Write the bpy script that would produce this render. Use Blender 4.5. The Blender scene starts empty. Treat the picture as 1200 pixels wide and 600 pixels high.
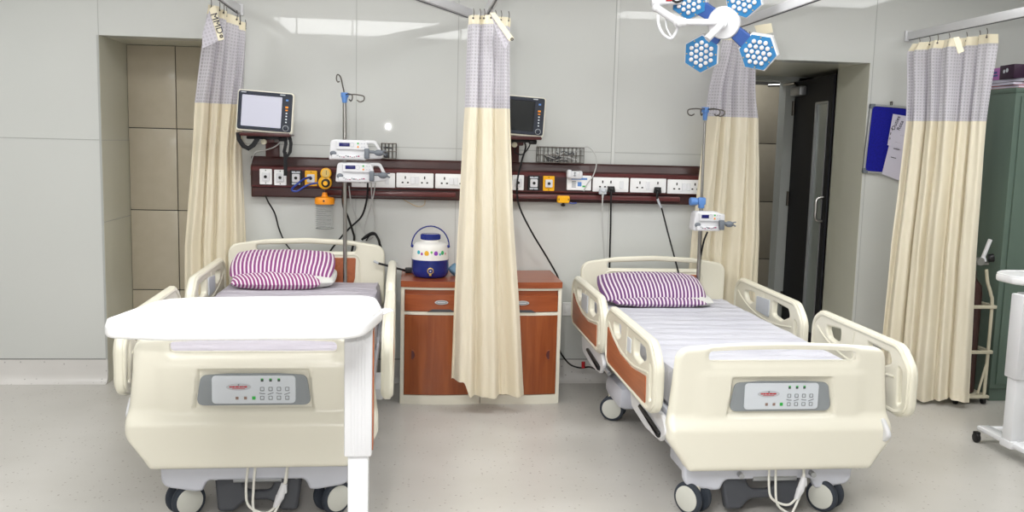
import bpy, bmesh, math, random
from math import sin, cos, pi, radians as RD
from mathutils import Vector, Matrix, noise
random.seed(4)
scn = bpy.context.scene
COL = scn.collection

# ------------------------------------------------------------------ camera
CAMP = Vector((1.0284, -6.0604, 1.6065))
YAW, PIT, ROL, FOC = .1078, .1222, -.0254, 1079.6
_f = Vector((sin(YAW)*cos(PIT), cos(YAW)*cos(PIT), -sin(PIT)))
_r0 = Vector((cos(YAW), -sin(YAW), 0)); _u0 = _r0.cross(_f)
CR = (_r0*cos(ROL) - _u0*sin(ROL)).normalized()
CU = (_u0*cos(ROL) + _r0*sin(ROL)).normalized()
cam = bpy.data.objects.new('camera', bpy.data.cameras.new('camera'))
COL.objects.link(cam)
cam.matrix_world = Matrix(((CR.x, CU.x, -_f.x, CAMP.x), (CR.y, CU.y, -_f.y, CAMP.y), (CR.z, CU.z, -_f.z, CAMP.z), (0, 0, 0, 1)))
cam.data.sensor_width = 36; cam.data.lens = FOC/1200*36; cam.data.clip_start = .05
scn.camera = cam

def G(px, py, x=None, y=None, z=None):
    """point of the room on a known plane that was measured at this spot of the photograph"""
    d = _f + CR*((px-600)/FOC) - CU*((py-300)/FOC)
    i, v = (0, x) if x is not None else ((1, y) if y is not None else (2, z))
    return CAMP + d*((v-CAMP[i])/d[i])

# ------------------------------------------------------------------ materials
def lin(c):
    return tuple(((v/255)/12.92 if v/255 <= .04045 else (((v/255)+.055)/1.055)**2.4) for v in c) + (1,)
MATS = {}
def mat(name, col=(200, 200, 200), rough=.5, metal=0, coat=0, coatr=.05, trans=0, ior=1.45, emit=None, es=0, spec=.5, sheen=0, bump=None, noisec=None, alpha=1):
    m = bpy.data.materials.new(name); m.use_nodes = True
    nt = m.node_tree; p = nt.nodes['Principled BSDF']
    p.inputs['Base Color'].default_value = lin(col)
    p.inputs['Roughness'].default_value = rough; p.inputs['Metallic'].default_value = metal
    p.inputs['Coat Weight'].default_value = coat; p.inputs['Coat Roughness'].default_value = coatr
    p.inputs['Transmission Weight'].default_value = trans; p.inputs['IOR'].default_value = ior
    p.inputs['Specular IOR Level'].default_value = spec
    p.inputs['Alpha'].default_value = alpha
    if sheen: p.inputs['Sheen Weight'].default_value = sheen
    if emit: p.inputs['Emission Color'].default_value = lin(emit); p.inputs['Emission Strength'].default_value = es
    if noisec or bump:
        tc = nt.nodes.new('ShaderNodeTexCoord')
        mp = nt.nodes.new('ShaderNodeMapping'); nt.links.new(tc.outputs['Object'], mp.inputs[0])
    if noisec:      # (second colour, scale xyz, detail, contrast lo, hi)
        c2, sc, det, lo, hi = noisec
        mp.inputs['Scale'].default_value = sc
        n = nt.nodes.new('ShaderNodeTexNoise'); n.inputs['Scale'].default_value = 1; n.inputs['Detail'].default_value = det
        nt.links.new(mp.outputs[0], n.inputs['Vector'])
        r = nt.nodes.new('ShaderNodeValToRGB'); r.color_ramp.elements[0].position = lo; r.color_ramp.elements[1].position = hi
        r.color_ramp.elements[0].color = lin(col); r.color_ramp.elements[1].color = lin(c2)
        nt.links.new(n.outputs['Fac'], r.inputs[0]); nt.links.new(r.outputs[0], p.inputs['Base Color'])
    if bump:
        sc, st, dist = bump
        n = nt.nodes.new('ShaderNodeTexNoise'); n.inputs['Scale'].default_value = sc; n.inputs['Detail'].default_value = 3
        nt.links.new(tc.outputs['Object'], n.inputs['Vector'])
        b = nt.nodes.new('ShaderNodeBump'); b.inputs['Strength'].default_value = st; b.inputs['Distance'].default_value = dist
        nt.links.new(n.outputs['Fac'], b.inputs['Height']); nt.links.new(b.outputs[0], p.inputs['Normal'])
    MATS[name] = m
    return m

mat('wall', (207, 208, 205), .42, coat=.6, coatr=.018, spec=.3, noisec=((200, 202, 199), (.6, .6, .6), 2, .3, .7))
mat('wall_seam', (172, 174, 171), .5)
mat('wall_profile', (214, 215, 212), .3, coat=.4)
mat('dark_seam', (70, 68, 66), .6)
mat('reveal', (208, 207, 192), .3, coat=.3, coatr=.15)
mat('ceiling', (235, 235, 232), .8)
mat('cream', (229, 225, 208), .34, coat=.25, coatr=.2)
mat('cream_pale', (235, 231, 216), .34, coat=.25, coatr=.2)
mat('white_plastic', (220, 220, 223), .35, coat=.2)
mat('white_gloss', (230, 231, 234), .25, coat=.4)
mat('table_white', (245, 245, 246), .35, coat=.2, noisec=((238, 238, 241), (3, 9, 3), 3, .4, .75))
mat('base_white', (204, 206, 216), .4, coat=.15)
mat('light_grey', (190, 194, 200), .4)
mat('panel_grey', (143, 148, 152), .45)
mat('panel_face', (212, 217, 224), .4)
mat('mid_grey', (110, 116, 124), .45)
mat('dark_grey', (74, 76, 82), .5)
mat('tyre', (50, 56, 66), .6)
mat('hub_grey', (206, 206, 198), .45)
mat('black', (16, 16, 18), .45)
mat('black_cloth', (20, 20, 23), .8)
mat('steel', (170, 168, 165), .28, metal=1)
mat('steel_dark', (105, 100, 95), .35, metal=1)
mat('aluminium', (178, 180, 183), .4, metal=.7)
mat('maroon', (66, 26, 26), .38, coat=.2)
mat('blue_clamp', (95, 140, 205), .4)
mat('jug_blue', (20, 40, 125), .25, coat=.4)
mat('jug_white', (238, 236, 232), .3, coat=.4)
mat('yellow', (240, 176, 12), .4, coat=.2)
mat('orange', (243, 150, 20), .4, coat=.2)
mat('gold', (200, 170, 100), .35, metal=.5)
mat('hose_blue', (18, 50, 140), .3, coat=.5)
mat('lamp_blue', (44, 118, 172), .35, coat=.2)
mat('lamp_blue_dark', (52, 84, 150), .4)
mat('lamp_shell', (222, 222, 225), .3, coat=.3)
mat('led', (222, 216, 214), .25)
mat('green_cabinet', (92, 110, 99), .45, coat=.15, noisec=((85, 102, 92), (5, 5, 1), 2, .4, .7))
mat('noticeblue', (14, 18, 150), .9, noisec=((8, 12, 120), (220, 220, 220), 2, .4, .7))
mat('paper', (214, 210, 226), .8)
mat('ink', (35, 35, 55), .8)
mat('red', (190, 30, 40), .5)
mat('green_key', (60, 180, 80), .4)
mat('brownkey', (150, 125, 115), .5)
mat('lilac', (190, 120, 190), .5)
mat('magenta', (150, 20, 90), .5)
mat('deep_purple', (45, 15, 45), .5)
mat('cylinder', (58, 28, 24), .4, coat=.2)
mat('frame_cream', (196, 190, 168), .5)
mat('screen_reflection', (120, 120, 128), .2, emit=(225, 225, 240), es=1.25)  # emission stands in for a white reflection on the glass
mat('screen_off', (38, 40, 42), .12, coat=.6)
mat('bezel', (30, 36, 50), .4)
mat('lcd', (22, 24, 90), .3, emit=(30, 34, 120), es=.2)
mat('socket_white', (240, 240, 240), .35, coat=.2)
mat('slot', (25, 22, 22), .6)
mat('door_dark', (30, 31, 36), .55, spec=.3)
mat('door_frame', (200, 204, 202), .4)
mat('glass_strip', (150, 160, 158), .15, coat=.3)
mat('cloth_header', (240, 231, 205), .85, sheen=.2)
mat('bag_blue', (120, 160, 190), .3, trans=.3)
mat('jar', (190, 196, 194), .08, alpha=.11, coat=.8)
mat('jar_mark', (110, 112, 112), .6)
mat('beige_wire', (190, 165, 120), .5)
mat('grey_wire', (188, 188, 186), .5)
mat('white_wire', (228, 226, 218), .45)
mat('flatgrey', (150, 155, 160), .5)
mat('diffuser', (255, 255, 255), .5, emit=(255, 252, 245), es=9)
mat('panel_diffuser', (255, 255, 255), .5, emit=(255, 253, 250), es=6.5)

def nodes(m): return m.node_tree.nodes, m.node_tree.links, m.node_tree.nodes['Principled BSDF']
def wood(name, c1, c2, axis):
    m = mat(name, c1, .35, coat=.3, coatr=.2); N, L, p = nodes(m)
    tc = N.new('ShaderNodeTexCoord'); mp = N.new('ShaderNodeMapping'); L.new(tc.outputs['Object'], mp.inputs[0])
    s = [28, 28, 28]; s[axis] = 2.2; mp.inputs['Scale'].default_value = s
    n = N.new('ShaderNodeTexNoise'); n.inputs['Scale'].default_value = 1; n.inputs['Detail'].default_value = 5; n.inputs['Distortion'].default_value = .6
    L.new(mp.outputs[0], n.inputs['Vector'])
    r = N.new('ShaderNodeValToRGB'); r.color_ramp.elements[0].position = .32; r.color_ramp.elements[1].position = .7
    r.color_ramp.elements[0].color = lin(c1); r.color_ramp.elements[1].color = lin(c2)
    L.new(n.outputs['Fac'], r.inputs[0]); L.new(r.outputs[0], p.inputs['Base Color'])
    return m
wood('wood_door', (136, 66, 28), (160, 86, 42), 2)
wood('wood_top', (136, 64, 30), (162, 84, 44), 0)
wood('wood_inset', (156, 82, 46), (182, 104, 62), 1)
wood('trunk_wood', (50, 24, 23), (64, 33, 31), 0)
wood('trunk_red', (84, 36, 36), (98, 46, 46), 0)

# speckled vinyl floor and its coved skirting
def speckle(name, base, base2, dark, rough):
    m = mat(name, base, rough, coat=.12, coatr=.25); N, L, p = nodes(m)
    tc = N.new('ShaderNodeTexCoord')
    n = N.new('ShaderNodeTexNoise'); n.inputs['Scale'].default_value = 1.6; n.inputs['Detail'].default_value = 6
    L.new(tc.outputs['Object'], n.inputs['Vector'])
    r = N.new('ShaderNodeValToRGB'); r.color_ramp.elements[0].position = .35; r.color_ramp.elements[1].position = .65
    r.color_ramp.elements[0].color = lin(base); r.color_ramp.elements[1].color = lin(base2); L.new(n.outputs['Fac'], r.inputs[0])
    v = N.new('ShaderNodeTexVoronoi'); v.inputs['Scale'].default_value = 42; L.new(tc.outputs['Object'], v.inputs['Vector'])
    w = N.new('ShaderNodeSeparateColor'); L.new(v.outputs['Color'], w.inputs[0])
    sm = N.new('ShaderNodeMath'); sm.operation = 'LESS_THAN'; L.new(v.outputs['Distance'], sm.inputs[0]); sm.inputs[1].default_value = .2
    ch = N.new('ShaderNodeMath'); ch.operation = 'GREATER_THAN'; L.new(w.outputs[0], ch.inputs[0]); ch.inputs[1].default_value = .72
    ml = N.new('ShaderNodeMath'); ml.operation = 'MULTIPLY'; L.new(sm.outputs[0], ml.inputs[0]); L.new(ch.outputs[0], ml.inputs[1])
    m2 = N.new('ShaderNodeMath'); m2.operation = 'MULTIPLY'; L.new(ml.outputs[0], m2.inputs[0]); m2.inputs[1].default_value = .55
    mx = N.new('ShaderNodeMix'); mx.data_type = 'RGBA'; L.new(m2.outputs[0], mx.inputs[0]); L.new(r.outputs[0], mx.inputs[6]); mx.inputs[7].default_value = lin(dark)
    L.new(mx.outputs[2], p.inputs['Base Color'])
speckle('floor', (186, 183, 177), (196, 193, 188), (120, 108, 98), .33)
speckle('skirting', (206, 203, 200), (214, 211, 208), (130, 126, 124), .35)

# beige wall tiles with dark joints
def tile_mat():
    m = mat('beige_tile', (190, 180, 160), .3, coat=.3, coatr=.1, noisec=((195, 185, 166), (14, 14, 14), 3, .3, .7))
tile_mat()

# striped pillow cloth: stripes follow the object's own X axis
def stripes(name, ca, cb, pitch, slant=0, third=None):
    m = mat(name, ca, .85, sheen=.2); N, L, p = nodes(m)
    tc = N.new('ShaderNodeTexCoord'); s = N.new('ShaderNodeSeparateXYZ'); L.new(tc.outputs['UV'], s.inputs[0])
    a = N.new('ShaderNodeMath'); a.operation = 'MULTIPLY_ADD'; L.new(s.outputs[1], a.inputs[0]); a.inputs[1].default_value = slant; L.new(s.outputs[0], a.inputs[2])
    d = N.new('ShaderNodeMath'); d.operation = 'DIVIDE'; L.new(a.outputs[0], d.inputs[0]); d.inputs[1].default_value = pitch
    f = N.new('ShaderNodeMath'); f.operation = 'FRACT'; L.new(d.outputs[0], f.inputs[0])
    r = N.new('ShaderNodeValToRGB'); cr = r.color_ramp; cr.interpolation = 'LINEAR'
    cr.elements[0].position = 0; cr.elements[0].color = lin(ca)
    cr.elements[1].position = .5; cr.elements[1].color = lin(ca)
    for pos, c in ((.2, third or ca), (.36, third or ca), (.58, cb), (.92, cb), (1.0, ca)):
        e = cr.elements.new(pos); e.color = lin(c)
    L.new(f.outputs[0], r.inputs[0]); L.new(r.outputs[0], p.inputs['Base Color'])
stripes('stripe_purple', (128, 56, 108), (224, 216, 224), .0245, 0, (98, 62, 118))
stripes('stripe_pink', (150, 58, 118), (226, 216, 224), .0245, 0, (128, 64, 126))
stripes('stripe_pink_slant', (150, 58, 118), (226, 216, 224), .0235, .55, (136, 62, 122))

def cloth(name, col, col2, k=7, st=.25, trans=0):
    m = mat(name, col, .8, sheen=.15, noisec=(col2, (2, 2, .6), 3, .35, .7)); N, L, p = nodes(m)
    tc = N.new('ShaderNodeTexCoord'); mp = N.new('ShaderNodeMapping'); L.new(tc.outputs['Object'], mp.inputs[0])
    mp.inputs['Scale'].default_value = (k*1.4, k*1.4, k*.5)
    n = N.new('ShaderNodeTexNoise'); n.inputs['Scale'].default_value = 1; n.inputs['Detail'].default_value = 4; n.inputs['Distortion'].default_value = .8
    L.new(mp.outputs[0], n.inputs['Vector'])
    b = N.new('ShaderNodeBump'); b.inputs['Strength'].default_value = st; b.inputs['Distance'].default_value = .02
    L.new(n.outputs['Fac'], b.inputs['Height']); L.new(b.outputs[0], p.inputs['Normal'])
    if trans:
        t = N.new('ShaderNodeBsdfTranslucent'); t.inputs[0].default_value = lin(col)
        mx = N.new('ShaderNodeMixShader'); mx.inputs[0].default_value = trans
        L.new(p.outputs[0], mx.inputs[1]); L.new(t.outputs[0], mx.inputs[2]); L.new(mx.outputs[0], N['Material Output'].inputs[0])
    return m
cloth('curtain_cloth', (240, 230, 205), (244, 236, 216), 6, .35, .2)
def sheetmat(name, col, col2):
    m = mat(name, col, .85, noisec=(col2, (3, 3, 3), 2, .3, .7)); N, L, p = nodes(m)
    tc = N.new('ShaderNodeTexCoord'); mp = N.new('ShaderNodeMapping'); L.new(tc.outputs['Object'], mp.inputs[0])
    mp.inputs['Scale'].default_value = (3.2, 9, 5)
    n = N.new('ShaderNodeTexNoise'); n.inputs['Scale'].default_value = 1.6; n.inputs['Detail'].default_value = 5; n.inputs['Distortion'].default_value = 1.2
    L.new(mp.outputs[0], n.inputs['Vector'])
    w = N.new('ShaderNodeTexWave'); w.bands_direction = 'Y'; w.inputs['Scale'].default_value = 2.4; w.inputs['Distortion'].default_value = 2.5; w.inputs['Detail'].default_value = 2
    L.new(tc.outputs['Object'], w.inputs['Vector'])
    ad = N.new('ShaderNodeMath'); ad.operation = 'MULTIPLY_ADD'; L.new(w.outputs['Fac'], ad.inputs[0]); ad.inputs[1].default_value = .35; L.new(n.outputs['Fac'], ad.inputs[2])
    b = N.new('ShaderNodeBump'); b.inputs['Strength'].default_value = .8; b.inputs['Distance'].default_value = .025
    L.new(ad.outputs[0], b.inputs['Height']); L.new(b.outputs[0], p.inputs['Normal'])
sheetmat('sheet', (200, 200, 208), (192, 192, 202))
sheetmat('sheet_lilac', (188, 183, 192), (180, 175, 185))
cloth('pillow_white', (205, 205, 200), (214, 214, 210), 8, .3)

def netting():
    m = bpy.data.materials.new('netting'); m.use_nodes = True; MATS['netting'] = m
    N, L, p = nodes(m)
    p.inputs['Base Color'].default_value = lin((216, 213, 220)); p.inputs['Roughness'].default_value = .8
    tc = N.new('ShaderNodeTexCoord'); s = N.new('ShaderNodeSeparateXYZ'); L.new(tc.outputs['UV'], s.inputs[0])
    outs = []
    for i in (0, 1):
        d = N.new('ShaderNodeMath'); d.operation = 'MULTIPLY'; L.new(s.outputs[i], d.inputs[0]); d.inputs[1].default_value = 1/.0195
        f = N.new('ShaderNodeMath'); f.operation = 'FRACT'; L.new(d.outputs[0], f.inputs[0])
        g = N.new('ShaderNodeMath'); g.operation = 'GREATER_THAN'; L.new(f.outputs[0], g.inputs[0]); g.inputs[1].default_value = .42
        outs.append(g)
    h = N.new('ShaderNodeMath'); h.operation = 'MULTIPLY'; L.new(outs[0].outputs[0], h.inputs[0]); L.new(outs[1].outputs[0], h.inputs[1])
    k = N.new('ShaderNodeMath'); k.operation = 'MULTIPLY_ADD'; L.new(h.outputs[0], k.inputs[0]); k.inputs[1].default_value = .24; k.inputs[2].default_value = .03
    t = N.new('ShaderNodeBsdfTransparent'); tl = N.new('ShaderNodeBsdfTranslucent'); tl.inputs[0].default_value = lin((226, 222, 232))
    m1 = N.new('ShaderNodeMixShader'); m1.inputs[0].default_value = .3; L.new(p.outputs[0], m1.inputs[1]); L.new(tl.outputs[0], m1.inputs[2])
    mx = N.new('ShaderNodeMixShader'); L.new(k.outputs[0], mx.inputs[0]); L.new(m1.outputs[0], mx.inputs[1]); L.new(t.outputs[0], mx.inputs[2])
    L.new(mx.outputs[0], N['Material Output'].inputs[0])
netting()

# ------------------------------------------------------------------ objects
def link(o, parent=None):
    COL.objects.link(o)
    if parent: o.parent = parent
    return o
def thing(name, label, cat, loc=(0, 0, 0), rz=0, group=None):
    o = bpy.data.objects.new(name, None); COL.objects.link(o); o.empty_display_size = .1
    o.location = loc; o.rotation_euler = (0, 0, rz); o['label'] = label; o['category'] = cat
    if group: o['group'] = group
    return o
def tag(o, label, cat, group=None):
    o['label'] = label; o['category'] = cat
    if group: o['group'] = group
    return o

class B:
    """collects shapes, then links them as one mesh"""
    def __init__(s): s.bm = bmesh.new(); s.uv = s.bm.loops.layers.uv.new('UVMap')
    def _merge(s, b2, M, mi):
        me = bpy.data.meshes.new('t'); b2.to_mesh(me); b2.free(); s.mesh(me, M, mi); bpy.data.meshes.remove(me)
    def mesh(s, me, M=None, mi=0):
        n = len(s.bm.faces); nv = len(s.bm.verts)
        s.bm.from_mesh(me); s.bm.verts.ensure_lookup_table(); s.bm.faces.ensure_lookup_table()
        if M is not None:
            for v in s.bm.verts[nv:]: v.co = M @ v.co
            if M.determinant() < 0:
                for f in s.bm.faces[n:]: f.normal_flip()
        for f in s.bm.faces[n:]: f.material_index = mi
    def box(s, c, d, bev=0, M=None, mi=0, seg=2):
        b2 = bmesh.new(); bmesh.ops.create_cube(b2, size=1)
        for v in b2.verts: v.co = Vector((v.co.x*d[0], v.co.y*d[1], v.co.z*d[2]))
        if bev: bmesh.ops.bevel(b2, geom=b2.edges[:], offset=min(bev, min(d)*.49), segments=seg, profile=.5, affect='EDGES')
        T = Matrix.Translation(c)
        s._merge(b2, (M @ T) if M is not None else T, mi); return s
    def box2(s, lo, hi, bev=0, mi=0, M=None):
        lo = Vector(lo); hi = Vector(hi); return s.box((lo+hi)/2, hi-lo, bev, M, mi)
    def cyl(s, p0, p1, r, r2=None, n=20, mi=0, bev=0, M=None):
        p0 = Vector(p0); p1 = Vector(p1); d = p1-p0; b2 = bmesh.new()
        bmesh.ops.create_cone(b2, cap_ends=True, segments=n, radius1=r, radius2=r if r2 is None else r2, depth=d.length)
        if bev:
            es = [e for e in b2.edges if abs(e.verts[0].co.z-e.verts[1].co.z) < 1e-6]
            bmesh.ops.bevel(b2, geom=es, offset=bev, segments=2, profile=.5, affect='EDGES')
        T = Matrix.Translation((p0+p1)/2) @ d.to_track_quat('Z', 'Y').to_matrix().to_4x4()
        s._merge(b2, (M @ T) if M is not None else T, mi); return s
    def sph(s, c, r, sc=(1, 1, 1), mi=0, n=16, M=None):
        b2 = bmesh.new(); bmesh.ops.create_uvsphere(b2, u_segments=n, v_segments=max(6, n//2), radius=r)
        T = Matrix.Translation(c) @ Matrix.Diagonal((sc[0], sc[1], sc[2], 1))
        s._merge(b2, (M @ T) if M is not None else T, mi); return s
    def lathe(s, prof, c=(0, 0, 0), n=32, mi=0, M=None, mis=None):
        b2 = bmesh.new(); rings = []
        for r, z in prof:
            if r < 1e-6: rings.append([b2.verts.new((0, 0, z))])
            else: rings.append([b2.verts.new((r*cos(2*pi*i/n), r*sin(2*pi*i/n), z)) for i in range(n)])
        for k in range(len(rings)-1):
            a, b = rings[k], rings[k+1]
            for i in range(n):
                j = (i+1) % n
                if len(a) == 1 and len(b) == 1: continue
                if len(a) == 1: b2.faces.new((a[0], b[j], b[i]))
                elif len(b) == 1: b2.faces.new((a[i], a[j], b[0]))
                else: b2.faces.new((a[i], a[j], b[j], b[i]))
        bmesh.ops.recalc_face_normals(b2, faces=b2.faces[:])
        T = Matrix.Translation(c); s._merge(b2, (M @ T) if M is not None else T, mi); return s
    def tube(s, pts, r, n=8, mi=0, smooth=6, closed=False, M=None):
        P = [Vector(p) for p in pts]
        if smooth and len(P) > 2:
            Q = []; m = len(P); rng = range(m if closed else m-1)
            for i in rng:
                g = (lambda k: P[k % m]) if closed else (lambda k: P[max(0, min(m-1, k))])
                a, b, c, d = g(i-1), g(i), g(i+1), g(i+2)
                for k in range(smooth):
                    t = k/smooth
                    Q.append(.5*((2*b)+(c-a)*t+(2*a-5*b+4*c-d)*t*t+(3*b-a-3*c+d)*t**3))
            if not closed: Q.append(P[-1])
            P = Q
        b2 = bmesh.new(); rings = []; up = None; N = len(P)
        for i, p in enumerate(P):
            if closed: t = P[(i+1) % N]-P[i-1]
            else: t = P[min(i+1, N-1)]-P[max(i-1, 0)]
            if t.length < 1e-9: t = Vector((0, 0, 1))
            t.normalize()
            if up is None: up = Vector((0, 0, 1)) if abs(t.z) < .9 else Vector((1, 0, 0))
            a = t.cross(up)
            if a.length < 1e-6: a = t.cross(Vector((0, 1, 0)))
            a.normalize(); up = a.cross(t).normalized()
            rr = r(i/(N-1)) if callable(r) else r
            rings.append([b2.verts.new(p+(a*cos(2*pi*k/n)+up*sin(2*pi*k/n))*rr) for k in range(n)])
        for i in range(N if closed else N-1):
            A, C = rings[i], rings[(i+1) % N]
            for k in range(n): b2.faces.new((A[k], A[(k+1) % n], C[(k+1) % n], C[k]))
        if not closed: b2.faces.new(rings[0][::-1]); b2.faces.new(rings[-1])
        bmesh.ops.recalc_face_normals(b2, faces=b2.faces[:])
        s._merge(b2, M, mi); return s
    def grid(s, fn, nu, nv, mi=0, uv=None, closed_u=False, skip=None):
        bm = s.bm; V = [[bm.verts.new(fn(i/nu, j/nv)) for i in range(nu+1)] for j in range(nv+1)]
        for j in range(nv):
            for i in range(nu):
                if skip and skip((i+.5)/nu, (j+.5)/nv): continue
                f = bm.faces.new((V[j][i], V[j][i+1], V[j+1][i+1], V[j+1][i])); f.material_index = mi
                if uv:
                    for l, (a, b) in zip(f.loops, ((i, j), (i+1, j), (i+1, j+1), (i, j+1))): l[s.uv].uv = uv(a/nu, b/nv)
        return s
    def plate(s, outline, t, M, holes=(), bev=0, mi=0, res=2):
        """flat plate (own XY outline, thickness along own Z, rounded rims), any number of holes"""
        cu = bpy.data.curves.new('t', 'CURVE'); cu.dimensions = '2D'; cu.fill_mode = 'BOTH'
        cu.extrude = max(t/2-bev, 1e-5); cu.bevel_depth = bev; cu.bevel_resolution = res; cu.offset = -bev
        for pl in [outline]+list(holes):
            sp = cu.splines.new('POLY'); sp.points.add(len(pl)-1); sp.use_cyclic_u = True
            for q, (x, y) in zip(sp.points, pl): q.co = (x, y, 0, 1)
        o = bpy.data.objects.new('t', cu); me = o.to_mesh()
        s.mesh(me, M, mi); o.to_mesh_clear(); bpy.data.objects.remove(o); bpy.data.curves.remove(cu); return s
    def text(s, txt, size, M, mi=0, ext=.0004):
        cu = bpy.data.curves.new('t', 'FONT'); cu.body = txt; cu.size = size; cu.extrude = ext; cu.align_x = 'CENTER'; cu.align_y = 'CENTER'
        o = bpy.data.objects.new('t', cu); me = o.to_mesh(); s.mesh(me, M, mi); o.to_mesh_clear()
        bpy.data.objects.remove(o); bpy.data.curves.remove(cu); return s
    def build(s, name, m, parent=None, sharp=38, weld=0, world=False):
        if weld: bmesh.ops.remove_doubles(s.bm, verts=s.bm.verts[:], dist=weld)
        me = bpy.data.meshes.new(name); s.bm.to_mesh(me); s.bm.free()
        for x in (m if isinstance(m, (list, tuple)) else [m]): me.materials.append(MATS[x])
        me.polygons.foreach_set('use_smooth', [True]*len(me.polygons))
        me.set_sharp_from_angle(angle=RD(sharp)); me.update()
        o = bpy.data.objects.new(name, me); COL.objects.link(o)
        if parent:
            o.parent = parent
            if world:      # shapes were given in room coordinates
                o.matrix_parent_inverse = root_matrix(parent).inverted()
        return o
def root_matrix(o):
    M = Matrix.LocRotScale(o.location, o.rotation_euler, o.scale)
    if o.parent: M = root_matrix(o.parent) @ o.matrix_parent_inverse @ M
    return M
def struct(o): o['kind'] = 'structure'; return o

def rpoly(pts, n=6):
    """polygon with rounded corners: pts = (x, y, radius)"""
    out = []; m = len(pts)
    for i in range(m):
        p = Vector(pts[i][:2]); r = pts[i][2]
        a = Vector(pts[i-1][:2]); b = Vector(pts[(i+1) % m][:2])
        u = (a-p); v = (b-p); lu, lv = u.length, v.length; u.normalize(); v.normalize()
        if r <= 0: out.append((p.x, p.y)); continue
        ang = math.acos(max(-1, min(1, u.dot(v)))); d = min(r/math.tan(ang/2), lu*.49, lv*.49)
        A = p+u*d; C = p+v*d
        for k in range(n+1):
            t = k/n; q = A*(1-t)**2+p*2*t*(1-t)+C*t*t; out.append((q.x, q.y))
    return out
def rrect(x0, y0, x1, y1, r, n=6): return rpoly([(x0, y0, r), (x1, y0, r), (x1, y1, r), (x0, y1, r)], n)
def MXZ(y=0, x=0, z=0):      # plate drawn in X (right) and Z (up), normal towards the viewer (-Y)
    return Matrix(((1, 0, 0, x), (0, 0, -1, y), (0, 1, 0, z), (0, 0, 0, 1)))
def MYZ(x=0, s=-1):          # plate drawn in (s towards the foot = -Y, Z), normal along X
    return Matrix(((0, 0, 1, x), (-1, 0, 0, 0), (0, 1, 0, 0), (0, 0, 0, 1)))
def sm(a, b, x):
    t = max(0, min(1, (x-a)/(b-a))); return t*t*(3-2*t)
def lerp(a, b, t): return a+(b-a)*t
def interp(tab, x):
    if x <= tab[0][0]: return tab[0][1]
    for (a, va), (b, vb) in zip(tab, tab[1:]):
        if x <= b: return va+(vb-va)*(x-a)/(b-a)
    return tab[-1][1]

# ================================================================== THE ROOM
XL, XR, YB, ZC = -4.2, 5.9, -10.6, 2.9
LA0, LA1, RA0, RA1, ZS = -.923, -.17, 3.2, 4.09, 2.204     # the two alcoves, soffit height
b = B(); T = .16
def wbox(lo, hi, mi=0): b.box2(lo, hi, 0, mi)
wbox((XL, 0, 0), (LA0, T, ZC)); wbox((LA0, 0, ZS), (LA1, T, ZC)); wbox((LA1, 0, 0), (RA0, T, ZC))
wbox((RA0, 0, ZS), (RA1, T, ZC)); wbox((RA1, 0, 0), (XR, T, ZC))
for x0, x1 in ((XL, LA0), (LA1, RA0), (RA1, XR)): wbox((x0, -.0015, 1.557), (x1, .004, 1.562), 1)
for x, z0 in ((.654, .153), (1.302, .153), (LA0, ZS), (4.11, .153), (-2.4, .153)): wbox((x-.002, -.0015, z0), (x+.002, .004, ZC), 1)
wbox((2.331, -.006, .153), (2.351, .004, ZC), 2); wbox((2.328, -.002, .153), (2.331, .003, ZC), 1); wbox((2.351, -.002, .153), (2.354, .003, ZC), 1)
wbox((LA0-.012, -.004, 0.01), (LA0, .003, ZS), 1)
struct(b.build('wall_back', ['wall', 'wall_seam', 'wall_profile']))
b = B(); b.box2((XL-.15, YB, 0), (XL, T, ZC)); struct(b.build('wall_left', 'wall'))
b = B(); b.box2((XR, YB, 0), (XR+.15, T, ZC)); struct(b.build('wall_right', 'wall'))
b = B(); b.box2((XL-.15, YB-.15, 0), (XR+.15, YB, ZC)); struct(b.build('wall_front', 'wall'))
b = B(); b.box2((XL-.15, YB-.15, ZC), (XR+.15, T, ZC+.1)); struct(b.build('ceiling', 'ceiling'))
b = B(); b.box2((XL-.15, YB-.15, -.1), (XR+.15, 3.2, 0)); struct(b.build('floor', 'floor'))
# left alcove: deep reveal, tiled end wall
b = B(); b.box2((LA0-.1, T, 0), (LA0, .6, ZS)); b.box2((LA0, .001, 0), (LA0+.002, T, ZS)); b.box2((LA0, T, ZS), (LA1, .6, ZS+.1)); b.box2((LA1, T, 0), (LA1+.1, .6, ZS+.1))
b.box2((LA0-.001, .0, 1.557), (LA0+.003, .565, 1.56), 0, 1); b.box2((LA0-.001, .0, 1.04), (LA0+.003, .565, 1.043), 0, 1)
struct(b.build('wall_alcove_left', ['reveal', 'wall_seam']))
b = B(); b.box2((LA0, .567, 0), (LA1, .6, ZS), 0, 1)
xs = [LA0, -.602, LA1]; zs = [0, .52, 1.08, 1.644, ZS]
for i in range(2):
    for j in range(4): b.box2((xs[i]+.003, .555, zs[j]+.003), (xs[i+1]-.003, .57, zs[j+1]-.003), .001)
struct(b.build('wall_tiled_left', ['beige_tile', 'dark_seam']))
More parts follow.
